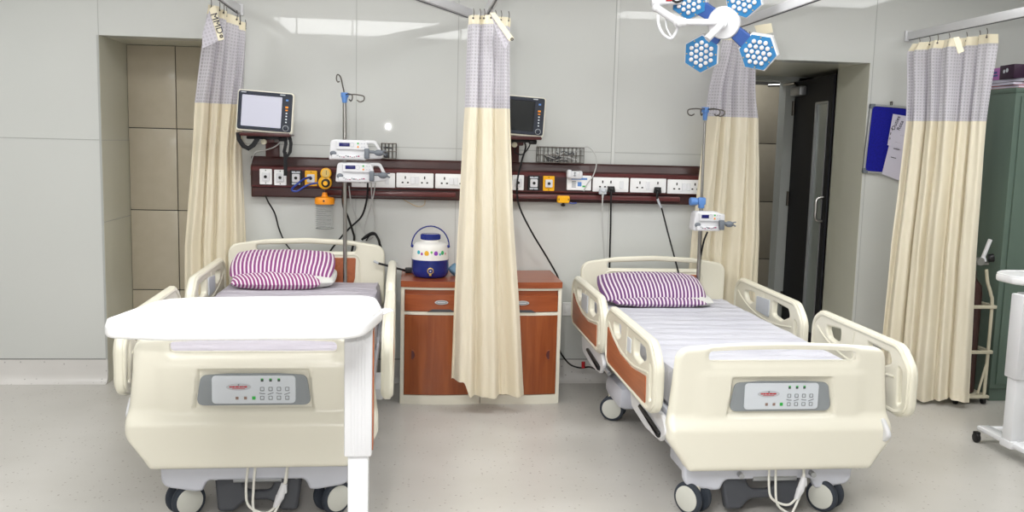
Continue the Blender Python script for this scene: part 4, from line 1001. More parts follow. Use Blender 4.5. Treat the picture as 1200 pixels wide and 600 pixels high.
    b.build('power_cable', 'white_wire', t)
    b = B(); b.cyl((.122, -2.137, .175), (.105, -2.145, .12), .013, .017, 12); b.cyl((.105, -2.145, .122), (.085, -2.15, .08), .018, .01, 12); b.box((.118, -2.14, .15), (.03, .02, .03), .005); b.build('cable_connector', 'white_plastic', t)
    rail_part(t, -.522, .0, .94, zm, True, True); rail_part(t, -.540, -1.10, 1.0, zm, False, True)
    rail_part(t, xr, -.02, 1.08, zm, True, True); rail_part(t, xr+.005, -1.19, 1.0, zm, False, True)
    return t
bed((.362, -.16, 0), .011, .085, .088, .035, 'cream hospital bed on the left with the white overbed table across its foot', 'sheet_lilac', .455, 0, -.03, (-.95, -.9), .537)
bed((2.606, -.17, 0), .013, .0, .0, .0, 'cream hospital bed on the right, its whole footboard and control panel in view', 'sheet', .455, -.055, -.09, (.6, .7), .570)

# ================================================================== PILLOWS
def pillow_bm(b, c, hx, hy, hz, tilt=0, rz=0, mi=0, lumpy=.008, seed=0, uvs=1):
    M = Matrix.Translation(c) @ Matrix.Rotation(rz, 4, 'Z') @ Matrix.Rotation(tilt, 4, 'X')
    def f(u, v, s):
        x = (u-.5)*2; y = (v-.5)*2
        px = x*(1-.06*y*y); py = y*(1-.06*x*x)
        h = (max(0, 1-abs(x)**3.2)*max(0, 1-abs(y)**2.6))**.45
        n_ = noise.noise(Vector((px*4+seed, py*4, s)))*lumpy*h
        return M @ Vector((px*hx, py*hy, s*h*hz+n_))
    N1, N2 = 48, 32
    b.grid(lambda u, v: f(u, v, 1), N1, N2, mi, uv=lambda u, v: (u*2*hx, v*2*hy)); b.grid(lambda u, v: f(1-u, v, -1), N1, N2, mi, uv=lambda u, v: ((1-u)*2*hx, v*2*hy))
pw = thing('pillow', 'purple and white striped pillow on the right bed', 'pillow', (2.53, -.42, .625), 0, 'striped pillows')
b = B(); pillow_bm(b, (2.53, -.42, .715), .34, .165, .068, RD(20), .0, seed=3); b.build('pillowcase', 'stripe_purple', pw, world=True, weld=.0005)
b = B(); pillow_bm(b, (2.55, -.50, .654), .30, .13, .034, RD(2), 0, seed=8); b.build('pillowcase_fold', 'stripe_purple', pw, world=True, weld=.0005)
b = B(); pillow_bm(b, (2.775, -.48, .658), .12, .12, .036, RD(3), 0, seed=5); b.build('cushion', 'pillow_white', pw, world=True, weld=.0005)
pw = thing('pillow', 'pink and white striped pillow on the left bed, pale cushion showing at its right end', 'pillow', (.25, -.42, .71), 0, 'striped pillows')
b = B(); pillow_bm(b, (.245, -.40, .835), .31, .14, .06, RD(25), .0, seed=13); b.build('pillowcase_flap', 'stripe_pink', pw, world=True, weld=.0005)
b = B(); pillow_bm(b, (.225, -.44, .765), .27, .16, .058, RD(8), .0, seed=21); b.build('pillowcase', 'stripe_pink_slant', pw, world=True, weld=.0005)
b = B(); pillow_bm(b, (.40, -.40, .765), .165, .15, .053, RD(6), .0, seed=25); b.build('cushion', 'pillow_white', pw, world=True, weld=.0005)

# ================================================================== OVERBED TABLES
def table_top(b, outl, z, th=.045):
    b.plate(outl, th, Matrix.Translation((0, 0, z-th/2)), bev=.014, res=3)
def overbed(label, outline, z, col, side, feet_dir, caster_y):
    """col = (x0, x1, y0, y1) of the outer column sleeve"""
    x0, x1, y0, y1 = col; cx, cy = (x0+x1)/2, (y0+y1)/2
    t = thing('overbed_table', label, 'overbed table', (cx, cy, 0), 0, 'overbed tables')
    b = B(); table_top(b, outline, z); tp = b.build('tabletop', 'table_white', t, world=True)
    xs = [p[0] for p in outline]; ys = [p[1] for p in outline]
    # raised lip round the top and the joint line of the hinged leaf
    n = len(outline); c = Vector((sum(xs)/n, sum(ys)/n, 0))
    b = B(); b.tube([(lerp(x, c.x, .022), lerp(y, c.y, .03), z-.001) for x, y in outline], .005, 6, smooth=0, closed=True); b.build('lip', 'table_white', tp, world=True)
    xj = lerp(min(xs), max(xs), .78) if side > 0 else lerp(min(xs), max(xs), .22)
    b = B(); b.box((xj, (min(ys)+max(ys))/2, z+.0002), (.004, (max(ys)-min(ys))*.92, .0012)); b.build('leaf_joint', 'light_grey', tp, world=True)
    b = B(); b.box((lerp(cx, c.x, .4), cy, z-.055), (.4, y1-y0+.0, .02), .004); b.build('support_arm', 'aluminium', t, world=True)
    b = B(); b.box2((x0, y0, z-.50), (x1, y1, z-.05), .008)
    for k in range(5): b.cyl((lerp(x0, x1, .25+.125*k), y0, z-.495), (lerp(x0, x1, .25+.125*k), y0, z-.06), .0018, n=6)
    b.build('column_sleeve', 'base_white' if False else 'white_plastic', t, world=True)
    b = B(); b.box2((x1-.001, y0+.014, z-.48), (x1+.004, y1-.014, z-.06), .0015); b.build('column_trim', 'wood_inset', t, world=True)
    b = B(); b.box2((x0+.012, y0+.012, .06), (x1-.012, y1-.012, z-.45), .006); b.box((cx, y0+.006+.0, .1), (.02, .004, .02), mi=0); b.build('column', 'white_gloss', t, world=True)
    fb = B(); fb.box2((cx-.05, cy-.05, .055), (cx+.05, cy+.05, .1), .01)
    fb.box2((cx-.04, cy-.27, .065), (cx+.04, cy+.27, .095), .012)
    for s in (-1, 1): fb.box2((min(cx, cx+feet_dir*.62), cy+s*.25-.02, .062), (max(cx, cx+feet_dir*.62), cy+s*.25+.02, .09), .01)
    fb.box2((cx-.06, cy-.28, .055), (cx+.06, cy-.22, .085), .012)
    fb.build('base', 'white_gloss', t, world=True)
    for s in (-1, 1):
        for xx in ((cx-.045, cx+feet_dir*.6)):
            b = B(); b.cyl((xx-.011, cy+s*.25, .028), (xx+.011, cy+s*.25, .028), .028, bev=.004); b.box((xx, cy+s*.25, .052), (.03, .03, .02), .004); b.build('caster', 'black', t, world=True)
    return t
ZT = 1.02
def at(px, py, z=ZT): p = G(px, py, z=z); return p.x, p.y
A = at(121, 376); Bk = at(190, 350); Bk2 = at(215, 348.5); C1 = at(438, 346.5); C2 = at(449, 356); C3 = at(443, 372); C4 = at(415, 380); D1 = at(150, 385)
outl = rpoly([(A[0], A[1]+.02, .05), (Bk[0]-.0, Bk[1]-.03, .15), (Bk2[0]+.05, Bk2[1]-.01, .12), (C1[0]+.01, C1[1]+.0, .10), (C1[0]+.045, (C1[1]+C4[1])/2, .2), (C1[0]-.01, C4[1]-.03, .12), (D1[0]+.1, C4[1]-.06, .3), (A[0]+.02, A[1]-.06, .06)])
yc = -2.92
cxa = G(403, 460, y=yc-.05).x; cxb = G(436, 460, y=yc-.05).x
overbed('white overbed table standing across the foot of the left bed', outl, ZT, (cxa, cxb, yc-.045, yc+.055), 1, -1, 0)
b = B(); p = G(454, 366, y=-2.8); b.plate(rpoly([(-.05, -.012, .004), (-.0, -.004, .004), (.04, .012, .004), (.02, .018, .004), (-.05, .008, .004)]), .03, MXZ(-2.82, p.x-.015, p.z), bev=.003)
o = b.build('table_latch', 'white_gloss', bpy.data.objects['overbed_table'], world=True)
ZR = .935
p = G(1177, 322, z=ZR); xA = p.x; yA = p.y
outr = rpoly([(xA, yA-.08, .08), (xA, yA+.08, .08), (xA+.10, yA+.19, .12), (xA+.85, yA+.19, .06), (xA+.85, yA-.19, .06), (xA+.10, yA-.19, .12)])
ycr = -1.60
q0 = G(1179, 520, y=ycr).x; 
t2 = overbed('second white overbed table cut off by the right edge of the photo', outr, ZR, (q0-.012, q0+.10, ycr-.045, ycr+.055), -1, 1, 0)

# ================================================================== CURTAINS
def curtain(levels, zt, zb, nf, label, phase=0, zmesh=1.81, amp=.03, seed=0, hd=.05, flat=None, extra=None, group='cream curtains with netting tops'):
    """levels: list of (z, (xl, yl), (xr, yr), fold amplitude); zt(u), zb(u) give top and hem heights"""
    lv = sorted(levels)
    t = thing('privacy_curtain', label, 'curtain', (lv[0][1][0], lv[0][1][1], 0), 0, group)
    def pos(u, z):
        l = lambda i: (interp([(q[0], q[1][i]) for q in lv], z), interp([(q[0], q[2][i]) for q in lv], z))
        xl, xr = l(0); yl, yr = l(1); am = interp([(q[0], q[3]) for q in lv], z)
        d = Vector((xr-xl, yr-yl, 0)); n_ = Vector((-d.y, d.x, 0)).normalized(); dn = d.normalized()
        ph = phase+.5*sin(z*1.7+seed)
        uu = u+.018*sin(2*pi*u*2.3+seed)
        w = sin(2*pi*nf*uu+ph)+.38*sin(2*pi*nf*2.3*uu+ph*1.7+seed)+.45*sin(2*pi*nf*.37*uu+seed*2+z*.6)
        k = cos(2*pi*nf*uu*1.0+ph)*.25
        wr = noise.noise(Vector((u*9+seed, z*2.5, seed)))*.010+noise.noise(Vector((u*25+seed, z*9, seed)))*.0035
        v = Vector((xl, yl, 0))+d*u+n_*(w*am+wr)+dn*(k*am)
        return Vector((v.x, v.y, z))
    NU = int(nf*26)
    arc = [0]
    for i in range(NU): arc.append(arc[-1]+(pos((i+1)/NU, 1.9)-pos(i/NU, 1.9)).length)
    def piece(za, zb_, nv, name, m, off=0):
        b = B()
        b.grid(lambda u, v: pos(u, lerp(za(u), zb_(u), v))+Vector((0, -off, 0)), NU, nv, uv=lambda u, v: (arc[int(round(u*NU))], lerp(za(.5), zb_(.5), v)))
        return b.build(name, m, t, sharp=180, world=True)
    zh = lambda u: zt(u)-hd
    piece(zh, zt, 2, 'header_band', 'cloth_header', .002)
    zm_ = (lambda u: zmesh(u)) if callable(zmesh) else (lambda u: zmesh)
    piece(zm_, zh, 30, 'netting', 'netting')
    cb = piece(zb, zm_, 90, 'curtain_cloth', 'curtain_cloth')
    piece(lambda u: zb(u)-.001, lambda u: zb(u)+.055, 3, 'hem', 'curtain_cloth', .004)
    b = B(); rnd = random.Random(seed)
    for k in range(7):
        u = (k+.5)/7; p = pos(u, zt(u)); b.tube([p+Vector((0, 0, -.02)), p+Vector((.004, -.004, .012)), p+Vector((0, 0, .035))], .0025, 6); b.sph(p+Vector((0, -.004, -.018)), .006)
    b.build('hooks', 'steel_dark', t, world=True)
    if extra: extra(t, pos)
    return t
def flap(t, pts_band, pts_net, txt=None):
    """folded-down corner: band polygon strip and a netting triangle, in room coordinates"""
    def sheet(P, name, m, th=.003):
        b = B(); P = [Vector(p) for p in P]; b.bm.faces.new([b.bm.verts.new(p) for p in P]); 
        f = b.bm.faces[:] ; r = bmesh.ops.extrude_face_region(b.bm, geom=f)
        for v in r['geom']:
            if isinstance(v, bmesh.types.BMVert): v.co.y += th
        bmesh.ops.recalc_face_normals(b.bm, faces=b.bm.faces[:])
        for f in b.bm.faces:
            for l in f.loops: l[b.uv].uv = (l.vert.co.x*.9+l.vert.co.z*.3, l.vert.co.z*.9-l.vert.co.x*.3)
        return b.build(name, m, t, world=True)
    fb = sheet(pts_band, 'folded_band', 'cloth_header')
    if pts_net: sheet(pts_net, 'folded_netting', 'netting')
    return fb
# left curtain, gathered on its track beside the left alcove
def exL(t, pos):
    Y = -.50
    w = lambda a, b_, y=Y: W(a, b_, y)
    fb = flap(t, [w(245, 10), w(252, 6), w(262.5, 46), w(256, 48)], [w(246, 10, Y+.008), w(256, 48, Y+.008), w(237, 57, Y+.008), w(237, 40, Y+.008)])
    dirv = (Vector(w(261, 45))-Vector(w(248, 8))).normalized(); nrm = Vector((0, -1, 0)); up = nrm.cross(dirv)
    M = Matrix(((dirv.x, up.x, nrm.x, 0), (dirv.y, up.y, nrm.y, 0), (dirv.z, up.z, nrm.z, 0), (0, 0, 0, 1)))
    M.translation = Vector(w(254, 27.5, Y-.003))
    b = B(); b.text('MMD', .052, M); b.build('lettering', 'ink', fb, world=True)
    b = B(); p = Vector(w(259.5, 42.5, Y-.002)); b.lathe([(.004, 0), (.010, 0), (.010, .003), (.004, .003)], n=14, M=Matrix.Translation(p) @ Matrix.Rotation(pi/2, 4, 'X')); b.build('eyelet', 'steel_dark', fb, world=True)
curtain([(2.4, (-.15, -.46), (.01, -.12), .010), (2.2, (-.20, -.40), (.01, -.14), .018), (1.8, (-.30, -.24), (-.02, -.12), .026), (1.5, (-.34, -.16), (-.045, -.09), .024), (.9, (-.41, -.10), (-.03, -.07), .022), (.1, (-.43, -.08), (-.02, -.07), .02)],
        lambda u: 2.355-.09*u*u, lambda u: .12, 4.3, 'cream curtain with lettered netting top hanging behind the left bed, beside the left monitor', phase=.5, zmesh=lambda u: 1.80, seed=1.3, extra=exL)
# middle curtain, in front of the two lockers
def exC(t, pos):
    Y = -.835
    w = lambda a, b_, y=Y: W(a, b_, y)
    flap(t, [w(574, 15), w(580, 14.5), w(602.5, 45), w(597, 48.5)], [w(575, 17, Y+.008), w(597, 48, Y+.008), w(592, 58, Y+.008), w(583, 40, Y+.008)])
    b = B(); p = Vector(w(600, 46, Y-.003)); b.lathe([(.003, 0), (.009, 0), (.009, .003), (.003, .003)], n=12, M=Matrix.Translation(p) @ Matrix.Rotation(pi/2, 4, 'X')); b.build('eyelet', 'steel_dark', t, world=True)
curtain([(2.4, (1.335, -.74), (1.565, -.70), .014), (2.2, (1.327, -.76), (1.562, -.72), .02), (1.8, (1.318, -.77), (1.568, -.74), .024), (1.2, (1.295, -.77), (1.60, -.74), .028), (.7, (1.275, -.76), (1.645, -.74), .034), (.1, (1.262, -.75), (1.69, -.74), .04)],
        lambda u: 2.322-.02*abs(u-.5), lambda u: .205-.095*sm(.16, .24, u), 2.7, 'cream curtain hanging between the beds in front of the two lockers', phase=2.2, zmesh=lambda u: 1.80, seed=4.1, extra=exC)
# third curtain, behind the surgical lamp
curtain([(2.4, (2.96, -.38), (3.20, -.10), .014), (2.2, (2.925, -.34), (3.24, -.12), .022), (2.0, (2.90, -.26), (3.26, -.12), .026), (1.8, (2.90, -.2), (3.30, -.11), .026), (1.0, (2.88, -.10), (3.36, -.09), .024), (.1, (2.86, -.08), (3.38, -.08), .022)],
        lambda u: 2.33, lambda u: .12, 4.1, 'cream curtain hanging behind the surgical lamp and the right drip pole', phase=1.1, seed=7.7, extra=lambda t, pos: flap(t, [W(884, 30, -.46), W(904, 27, -.46), W(906, 38, -.46), W(888, 41, -.46)], None))
# fourth curtain, in front of the green cabinet
def exR(t, pos):
    w = W
    flap(t, [w(1072, 57, -.30), w(1082, 50, -.30), w(1085, 54, -.30), w(1075, 62, -.30)], None)
    flap(t, [w(1117, 44, -.78), w(1124, 43, -.78), w(1130, 60, -.78), w(1123, 63, -.78)], None)
curtain([(2.4, (4.30, -.20), (4.38, -.90), .016), (2.25, (4.20, -.24), (4.46, -.80), .026), (2.0, (4.18, -.32), (4.48, -.74), .028), (1.8, (4.17, -.36), (4.49, -.71), .03), (1.0, (4.12, -.38), (4.50, -.71), .032), (.05, (4.09, -.40), (4.535, -.72), .034)],
        lambda u: 2.315, lambda u: .06-.03*u+.02*sin(u*9), 5.2, 'cream curtain at the right, half hiding the notice board and the green cabinet', phase=.2, seed=2.2, extra=exR)
# tracks
def track(x, y0, y1, label, z=2.375, wx=.032, x1=None):
    x1 = x if x1 is None else x1
    t = thing('curtain_track', label, 'curtain track', (x, y0, z), 0, 'ceiling-height curtain tracks')
    d = Vector((x1-x, y1-y0, 0)); L_ = d.length; M = Matrix.Translation((x, y0, z)) @ Matrix.Rotation(math.atan2(d.y, d.x), 4, 'Z')
    b = B(); b.box2((0, -wx/2, -.012), (L_, wx/2, .04), .003, M=M); b.build('rail', 'white_plastic', t, world=True)
    b = B(); b.box2((0, -.005, -.0145), (L_, .005, -.011), M=M); b.build('slot', 'dark_grey', t, world=True)
    b = B(); b.cyl((L_*.45, 0, .03), (L_*.45, 0, ZC-z), .008, M=M); b.cyl((L_*.9, 0, .03), (L_*.9, 0, ZC-z), .008, M=M); b.build('hanger', 'white_plastic', t, world=True)
    b = B(); b.box2((-.004, -.03, -.02), (.006, .03, .05), .002, M=M) if y0 > -.1 else b.box2((0, -wx/2-.002, -.014), (.004, wx/2+.002, .042), M=M); b.build('end_cap', 'white_plastic', t, world=True)
track(-.075, -.012, -3.2, 'white curtain track running over the left bed from the wall')
track(1.455, -.012, -3.2, 'white curtain track above the middle curtain')
track(3.055, -.012, -3.2, 'white curtain track above the right bed behind the surgical lamp')
track(4.345, -.012, -3.6, 'white curtain track at the far right above the green cabinet')

a_ = G(548, 19, z=2.37); c_ = G(488, -2, z=2.37); d_ = (c_-a_)
track(a_.x, a_.y, a_.y+d_.y*6, 'added pale track in place of a wall reflection, left above the middle curtain', 2.375, .06, a_.x+d_.x*6)  # rail added in place of a reflection in the glossy wall
# ================================================================== SURGICAL LAMP
LC = Vector(W(848, 27, -.95))
sl = thing('surgical_lamp', 'blue and white petal surgical lamp hanging from the ceiling over the right bed head', 'surgical lamp', LC)
tocam = (CAMP-LC).normalized(); nn = (tocam+Vector((-.24, 0, -.14))).normalized()
ux = Vector((0, 0, 1)).cross(nn).normalized(); uy = nn.cross(ux)
ML = Matrix(((ux.x, uy.x, nn.x, LC.x), (ux.y, uy.y, nn.y, LC.y), (ux.z, uy.z, nn.z, LC.z), (0, 0, 0, 1)))
S_ = 1/212.0
b = B(); b.lathe([(0, -.05), (.07, -.05), (.09, -.035), (.092, -.005), (.085, .008), (.03, .012), (0, .012)], n=44, M=ML); b.build('hub', 'lamp_shell', sl, world=True)
b = B(); b.cyl((-.0, 0, .01), (-.0, 0, .035), .026, n=24, bev=.004, M=ML); b.cyl((0, 0, .03), (-.068, -.072, .11), .017, .021, 20, bev=.004, M=ML); b.build('handle', 'lamp_shell', sl, world=True)
for k, (dx, dy, a0) in enumerate(((-27, -36, 87), (40, -35, 109), (-41, 27, 85), (22.5, 27, 100))):
    px, py = dx*S_, dy*S_; d = Vector((px, py)); dn = d.normalized()
    Mp = ML @ Matrix.Translation((px, py, 0)) @ Matrix.Rotation(RD(a0), 4, 'Z')
    hexa = lambda R: rpoly([(R*cos(i*pi/3), R*sin(i*pi/3), .006) for i in range(6)], 3)
    b = B(); b.plate(hexa(.112), .075, Mp @ Matrix.Translation((0, 0, -.0425)), bev=.012, res=3); pt = b.build('lamp_petal', 'lamp_shell', sl, world=True)
    b = B(); b.plate(hexa(.104), .006, Mp @ Matrix.Translation((0, 0, -.004)), bev=.001); b.build('petal_face', 'lamp_blue', pt, world=True)
    b = B(); pit = .0325; n_ = 0
    for i in range(-2, 3):
        for j in range(-2, 3):
            if abs(i+j) <= 2:
                x = pit*(i+j/2); y = pit*j*.866
                b.lathe([(0, .009), (.008, .008), (.0118, .004), (.0125, -.001)], (x, y, 0), n=12, M=Mp @ Matrix.Rotation(pi/6*0, 4, 'Z'))
    b.build('led_lenses', 'led', pt, world=True)
    b = B()
    for i in range(6): b.cyl((.083*cos(i*pi/3+pi/6), .083*sin(i*pi/3+pi/6), -.003), (.083*cos(i*pi/3+pi/6), .083*sin(i*pi/3+pi/6), .001), .004, n=8, M=Mp)
    b.build('screws', 'gold', pt, world=True)
    Mc = ML @ Matrix.Rotation(math.atan2(dn.y, dn.x), 4, 'Z')
    b = B(); b.plate(rpoly([(.06, -.036, .004), (.06, .036, .004), (d.length-.075, .042, .004), (d.length-.075, -.042, .004)]), .035, Mc @ Matrix.Translation((0, 0, -.022)), bev=.006); b.build('connector', 'lamp_blue_dark', sl, world=True)
e = Vector(W(795, 26, -.93)); e2 = Vector(W(769, 9, -.85)); e3 = Vector(W(766, -8, -.85))
b = B(); b.cyl(LC-nn*.03, e, .019, n=20); b.build('arm', 'lamp_shell', sl, world=True)
b = B(); b.sph(e, .03); b.cyl(e+Vector((.04, 0, 0)), e-Vector((.02, 0, 0)), .026, bev=.005); b.tube([e, lerp(e, e2, .5)+Vector((0, 0, .0)), e2], .021, 12, smooth=0); b.sph(e2, .026); b.build('elbow', 'lamp_shell', sl, world=True)
b = B(); b.tube([e2, (e2.x, e2.y, e2.z+.12), (e2.x, e2.y, ZC)], .021, 12, smooth=0); b.cyl((e2.x, e2.y, ZC-.06), (e2.x, e2.y, ZC), .11, bev=.01, n=28); b.cyl(e2+Vector((-.03, 0, .03)), e2+Vector((.14, 0, .045)), .022); b.build('ceiling_stem', 'lamp_shell', sl, world=True)
b = B(); b.tube([W(771, 18, -.87), W(772, 30, -.9), W(777, 40, -.9), W(785, 45, -.9), W(791, 40, -.9), W(795, 30, -.92)], .009, 10); b.tube([W(780, 20, -.87), W(781, 32, -.88), W(786, 42, -.9)], .005, 8); b.build('positioning_loop', 'lamp_shell', sl, world=True)
b = B(); b.box(W(784, -1, -.95), (.03, .03, .022), .003); b.build('red_cap', 'red', sl, world=True)
b = B(); b.tube([W(788, 0, -.97), W(793, 2.5, -.97), W(799, 0, -.97), W(801, -5, -.97)], .007, 8); b.build('black_cable', 'black', sl, world=True)

# ================================================================== NOTICE BOARD
NB = Vector((4.255, -.012, 1.69)); nbw, nbh = .33, .47
nb = thing('notice_board', 'blue felt notice board with aluminium frame hanging on the wall right of the doorway', 'notice board', NB); nb.rotation_euler = (0, RD(2.6), 0)
b = B(); b.box((0, 0, 0), (nbw-.02, .014, nbh-.02)); b.build('felt', 'noticeblue', nb)
b = B(); b.plate(rrect(-nbw/2, -nbh/2, nbw/2, nbh/2, .012), .022, MXZ(-.002), [rrect(-nbw/2+.016, -nbh/2+.016, nbw/2-.016, nbh/2-.016, .003, 2)], bev=.003); b.build('frame', 'aluminium', nb)
b = B()
for sx in (-1, 1):
    for sz in (-1, 1): b.plate(rpoly([(0, 0, .012), (.034, 0, .002), (.034, .02, .002), (.02, .02, .002), (.02, .034, .002), (0, .034, .002)]), .026, Matrix.Translation((sx*-nbw/2*1.0, 0, sz*-nbh/2)) @ Matrix.Diagonal((sx, 1, sz, 1)) @ MXZ(-.002), bev=.002)
b.build('corner_caps', 'mid_grey', nb)
b = B(); b.tube([(-.02+.0, -.006, nbh/2), (-.02, -.008, nbh/2+.02), (-.01, -.008, nbh/2+.022), (-.01, -.006, nbh/2)], .003); b.cyl((-.015, .008, nbh/2+.02), (-.015, -.016, nbh/2+.02), .005); b.build('hanging_hook', 'steel_dark', nb)
def paper(poly, y, label, lines, txt):
    P = [Vector(W(a, c, y)) for a, c in poly]; base = sum(P, Vector())/len(P)
    t = thing('paper_sheet', label, 'paper', base, 0, 'sheets pinned on the notice board')
    b = B(); b.bm.faces.new([b.bm.verts.new(p) for p in P]); r = bmesh.ops.extrude_face_region(b.bm, geom=b.bm.faces[:])
    for v in r['geom']:
        if isinstance(v, bmesh.types.BMVert): v.co.y += .0015
    bmesh.ops.recalc_face_normals(b.bm, faces=b.bm.faces[:]); b.build('sheet', 'paper', t, world=True)
    b = B()
    for a0, c0, a1, c1 in lines: b.tube([W(a0, c0, y-.002), W(a1, c1, y-.002)], .0022, 5, smooth=0)
    for s, a0, c0, size, rot in txt:
        p = Vector(W(a0, c0, y-.002)); b.text(s, size, Matrix.Translation(p) @ Matrix.Rotation(rot, 4, Vector((0, 1, 0))) @ MXZ())
    b.build('writing', 'ink', t, world=True)
paper([(1046.5, 133.5), (1075, 138), (1070, 180), (1040, 170)], -.03, 'upper white sheet with large handwriting pinned on the blue notice board', [(1044, 155, 1043.5, 158), (1043, 161, 1042.8, 163.5), (1045, 150, 1046, 153)], [('Duties', 1050, 144, .038, RD(-68)), ('Rota', 1055, 147, .036, RD(-68))])
paper([(1042, 170), (1072, 160), (1066, 216), (1033.5, 204)], -.026, 'lower white sheet with short written lines, hanging over the notice board edge', [(1048, 166, 1056, 168), (1055, 158.5, 1062, 159.5), (1047, 174, 1054, 175.5), (1044, 184, 1050, 185.5)], [])

# ================================================================== GREEN CABINET AND WHAT IS ON IT
CX, CY0, CY1, CZ = 4.785, -.55, -.06, 2.03
cb = thing('steel_cabinet', 'tall green steel cabinet cut off by the right edge of the photo', 'cabinet', (CX+.45, -.3, 0))
b = B(); b.box2((CX, CY0, .09), (CX+.92, CY1, CZ), .006); b.box2((CX+.02, CY0+.03, 0), (CX+.9, CY1, .09), .003); b.box2((CX-.004, CY0-.004, CZ-.03), (CX+.924, CY1, CZ+.003), .004); b.build('body', 'green_cabinet', cb, world=True)
for x0, x1 in ((CX+.035, CX+.455), (CX+.465, CX+.885)):
    b = B(); b.box2((x0, CY0-.014, .12), (x1, CY0, CZ-.05), .004); d_ = b.build('door', 'green_cabinet', cb, world=True)
    b = B()
    for k in range(4): b.box2((x0+.08, CY0-.018, CZ-.12-k*.02), (x0+.2, CY0-.013, CZ-.113-k*.02)) 
    b.build('louvre', 'dark_grey', d_, world=True)
b = B(); b.box2((CX+.43, CY0-.04, 1.0), (CX+.45, CY0-.014, 1.12), .004); b.build('handle', 'steel', cb, world=True)
zt_ = CZ+.004
def folder(c, d, rz, m, label, m2='paper'):
    t = thing('file_folder', label, 'folder', c, rz, 'folders on the green cabinet')
    b = B(); b.box((0, 0, d[2]*.06), (d[0], d[1], d[2]*.12)); b.box((0, 0, d[2]*.94), (d[0], d[1], d[2]*.12)); b.box((d[0]/2-.002, 0, d[2]/2), (.004, d[1], d[2])); b.build('cover', m, t)
    b = B(); b.box((-.004, 0, d[2]/2), (d[0]-.014, d[1]-.012, d[2]*.74)); b.build('pages', m2, t)
folder((CX+.24, -.36, zt_), (.44, .32, .018), .05, 'red', 'red covered folder at the bottom of the stack on the green cabinet')
folder((CX+.25, -.35, zt_+.0185), (.46, .33, .022), -.06, 'dark_grey', 'dark covered folder in the middle of the stack on the green cabinet')
folder((CX+.26, -.35, zt_+.041), (.42, .31, .02), .1, 'light_grey', 'pale grey folder on top of the stack on the green cabinet')
bx = thing('carton', 'lilac and dark purple carton on top of the folders on the green cabinet', 'box', (CX+.13, -.33, zt_+.0625), -1.66)
b = B(); b.box((-.11, 0, .04), (.15, .16, .08), .002); b.build('lilac_end', 'lilac', bx)
b = B(); b.box((.05, 0, .045), (.17, .165, .09), .002); b.build('purple_lid', 'deep_purple', bx)
b = B(); b.box((-.187, 0, .04), (.006, .162, .081)); b.build('magenta_edge', 'magenta', bx)
b = B(); b.box((-.1, -.0815, .05), (.06, .002, .012)); b.box((-.1, -.0815, .03), (.08, .002, .01)); b.build('print_band', 'lamp_blue_dark', bx)
b = B(); b.cyl((.02, -.083, .05), (.02, -.0845, .05), .012); b.cyl((.055, -.083, .055), (.055, -.0845, .055), .014); b.build('print_dots', 'panel_face', bx)

# ================================================================== OXYGEN CYLINDER AND ITS TROLLEY
ox, oy = 4.63, -.53
oc = thing('oxygen_cylinder', 'dark brown oxygen cylinder with regulator standing behind the right curtain', 'gas cylinder', (ox, oy+.03, .05))
b = B(); b.lathe([(0, .06), (.06, .06), (.068, .07), (.068, .72), (.06, .77), (.035, .80), (.025, .82), (.025, .86), (0, .86)], (ox, oy+.03, 0), n=32); b.build('cylinder', 'cylinder', oc, world=True)
b = B(); b.cyl((ox, oy+.03, .86), (ox, oy+.03, .92), .02); b.cyl((ox-.02, oy, .915), (ox+.07, oy-.02, .915), .012); b.cyl((ox-.0, oy-.02, .93), (ox, oy-.05, .93), .026); b.build('valve', 'steel', oc, world=True)
b = B(); b.cyl((ox+.03, oy-.02, .93), (ox+.03, oy-.02, .955), .024, .018); b.cyl((ox+.03, oy-.02, .95), (ox+.07, oy-.02, 1.07), .013, .013); b.build('flow_tube', 'white_plastic', oc, world=True)
b = B(); b.cyl((ox+.06, oy-.03, .95), (ox+.09, oy-.04, .955), .025, .028, 16, bev=.004); b.build('knob', 'black', oc, world=True)
tt = thing('cylinder_trolley', 'cream tube frame trolley holding the brown oxygen cylinder', 'trolley', (ox, oy, 0))
R1 = .011
b = B()
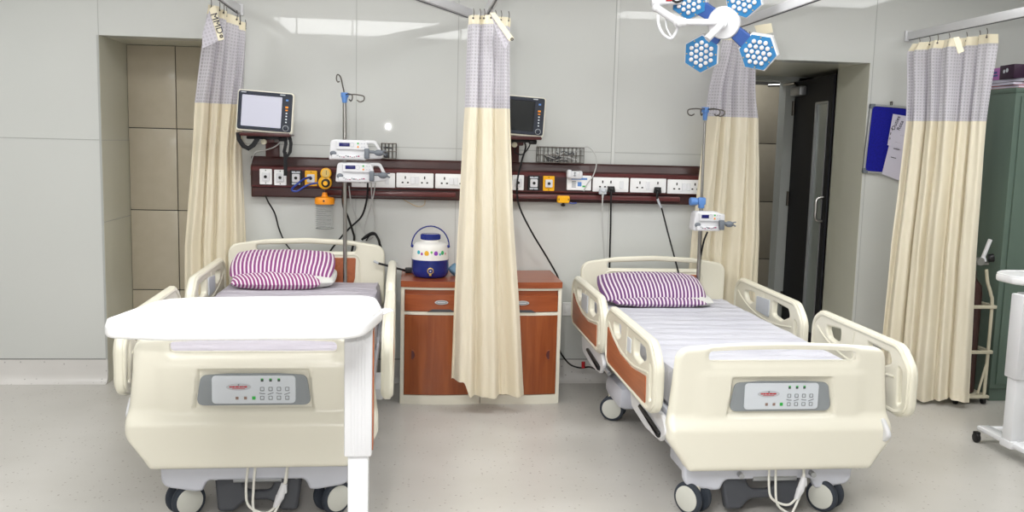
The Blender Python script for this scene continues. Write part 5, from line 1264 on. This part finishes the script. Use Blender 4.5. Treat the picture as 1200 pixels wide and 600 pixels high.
for y in (oy-.06, oy+.12):
    b.tube([(ox+.095, y, .06), (ox+.095, y, .62), (ox+.08, y, .72), (ox+.05, y, .80), (ox+.035, y, .88)], R1, 10)
    b.tube([(ox-.11, y, .06), (ox-.11, y, .62), (ox-.07, y, .72), (ox-.05, y, .80)], R1, 10)
for z in (.345, .64):
    for y in (oy-.07, oy+.13): b.box((ox-.005, y, z), (.25, .012, .022), .003)
    for x in (ox-.125, ox+.115): b.box((x, oy+.03, z), (.012, .2, .022), .003)
b.build('frame', 'frame_cream', tt, world=True)
b = B(); b.box((ox-.005, oy+.03, .05), (.25, .22, .02), .004); b.tube([(ox+.095, oy-.06, .28), (ox+.05, oy-.06, .07)], .008, smooth=0); b.build('base_tray', 'frame_cream', tt, world=True)
for x in (ox-.10, ox+.09):
    for y in (oy-.06, oy+.12):
        b = B(); b.cyl((x-.01, y, .022), (x+.01, y, .022), .022, bev=.003); b.box((x, y, .036), (.02, .02, .02), .003); b.build('caster', 'black', tt, world=True)

# ================================================================== LIGHT AND WORLD
fl = G(455, 148, y=0)
l = bpy.data.lights.new('flash', 'AREA'); l.shape = 'DISK'; l.size = .04; l.energy = 75; l.color = (1, .98, .96)
o = bpy.data.objects.new('flash', l); COL.objects.link(o); o.location = (2*fl.x-CAMP.x, CAMP.y-.02, 2*fl.z-CAMP.z)
o.rotation_euler = (Vector((1.6, 0, 1.2))-o.location).to_track_quat('-Z', 'Y').to_euler()
add_area('passage_fill', (3.9, 2.1, 2.58), .6, .4, 16)  # added lamp, kept out of view, brightens the passage behind the doorway
w = bpy.data.worlds.new('world'); scn.world = w; w.use_nodes = True
w.node_tree.nodes['Background'].inputs[0].default_value = (.9, .93, 1, 1); w.node_tree.nodes['Background'].inputs[1].default_value = .2
vs = scn.view_settings; vs.view_transform = 'Standard'; vs.look = 'None'; vs.gamma = 1; vs.use_curve_mapping = False; vs.exposure = -1.13
scn.cycles.use_denoising = True
scn.cycles.max_bounces = 8; scn.cycles.transparent_max_bounces = 12
scn.cycles.sample_clamp_indirect = 6
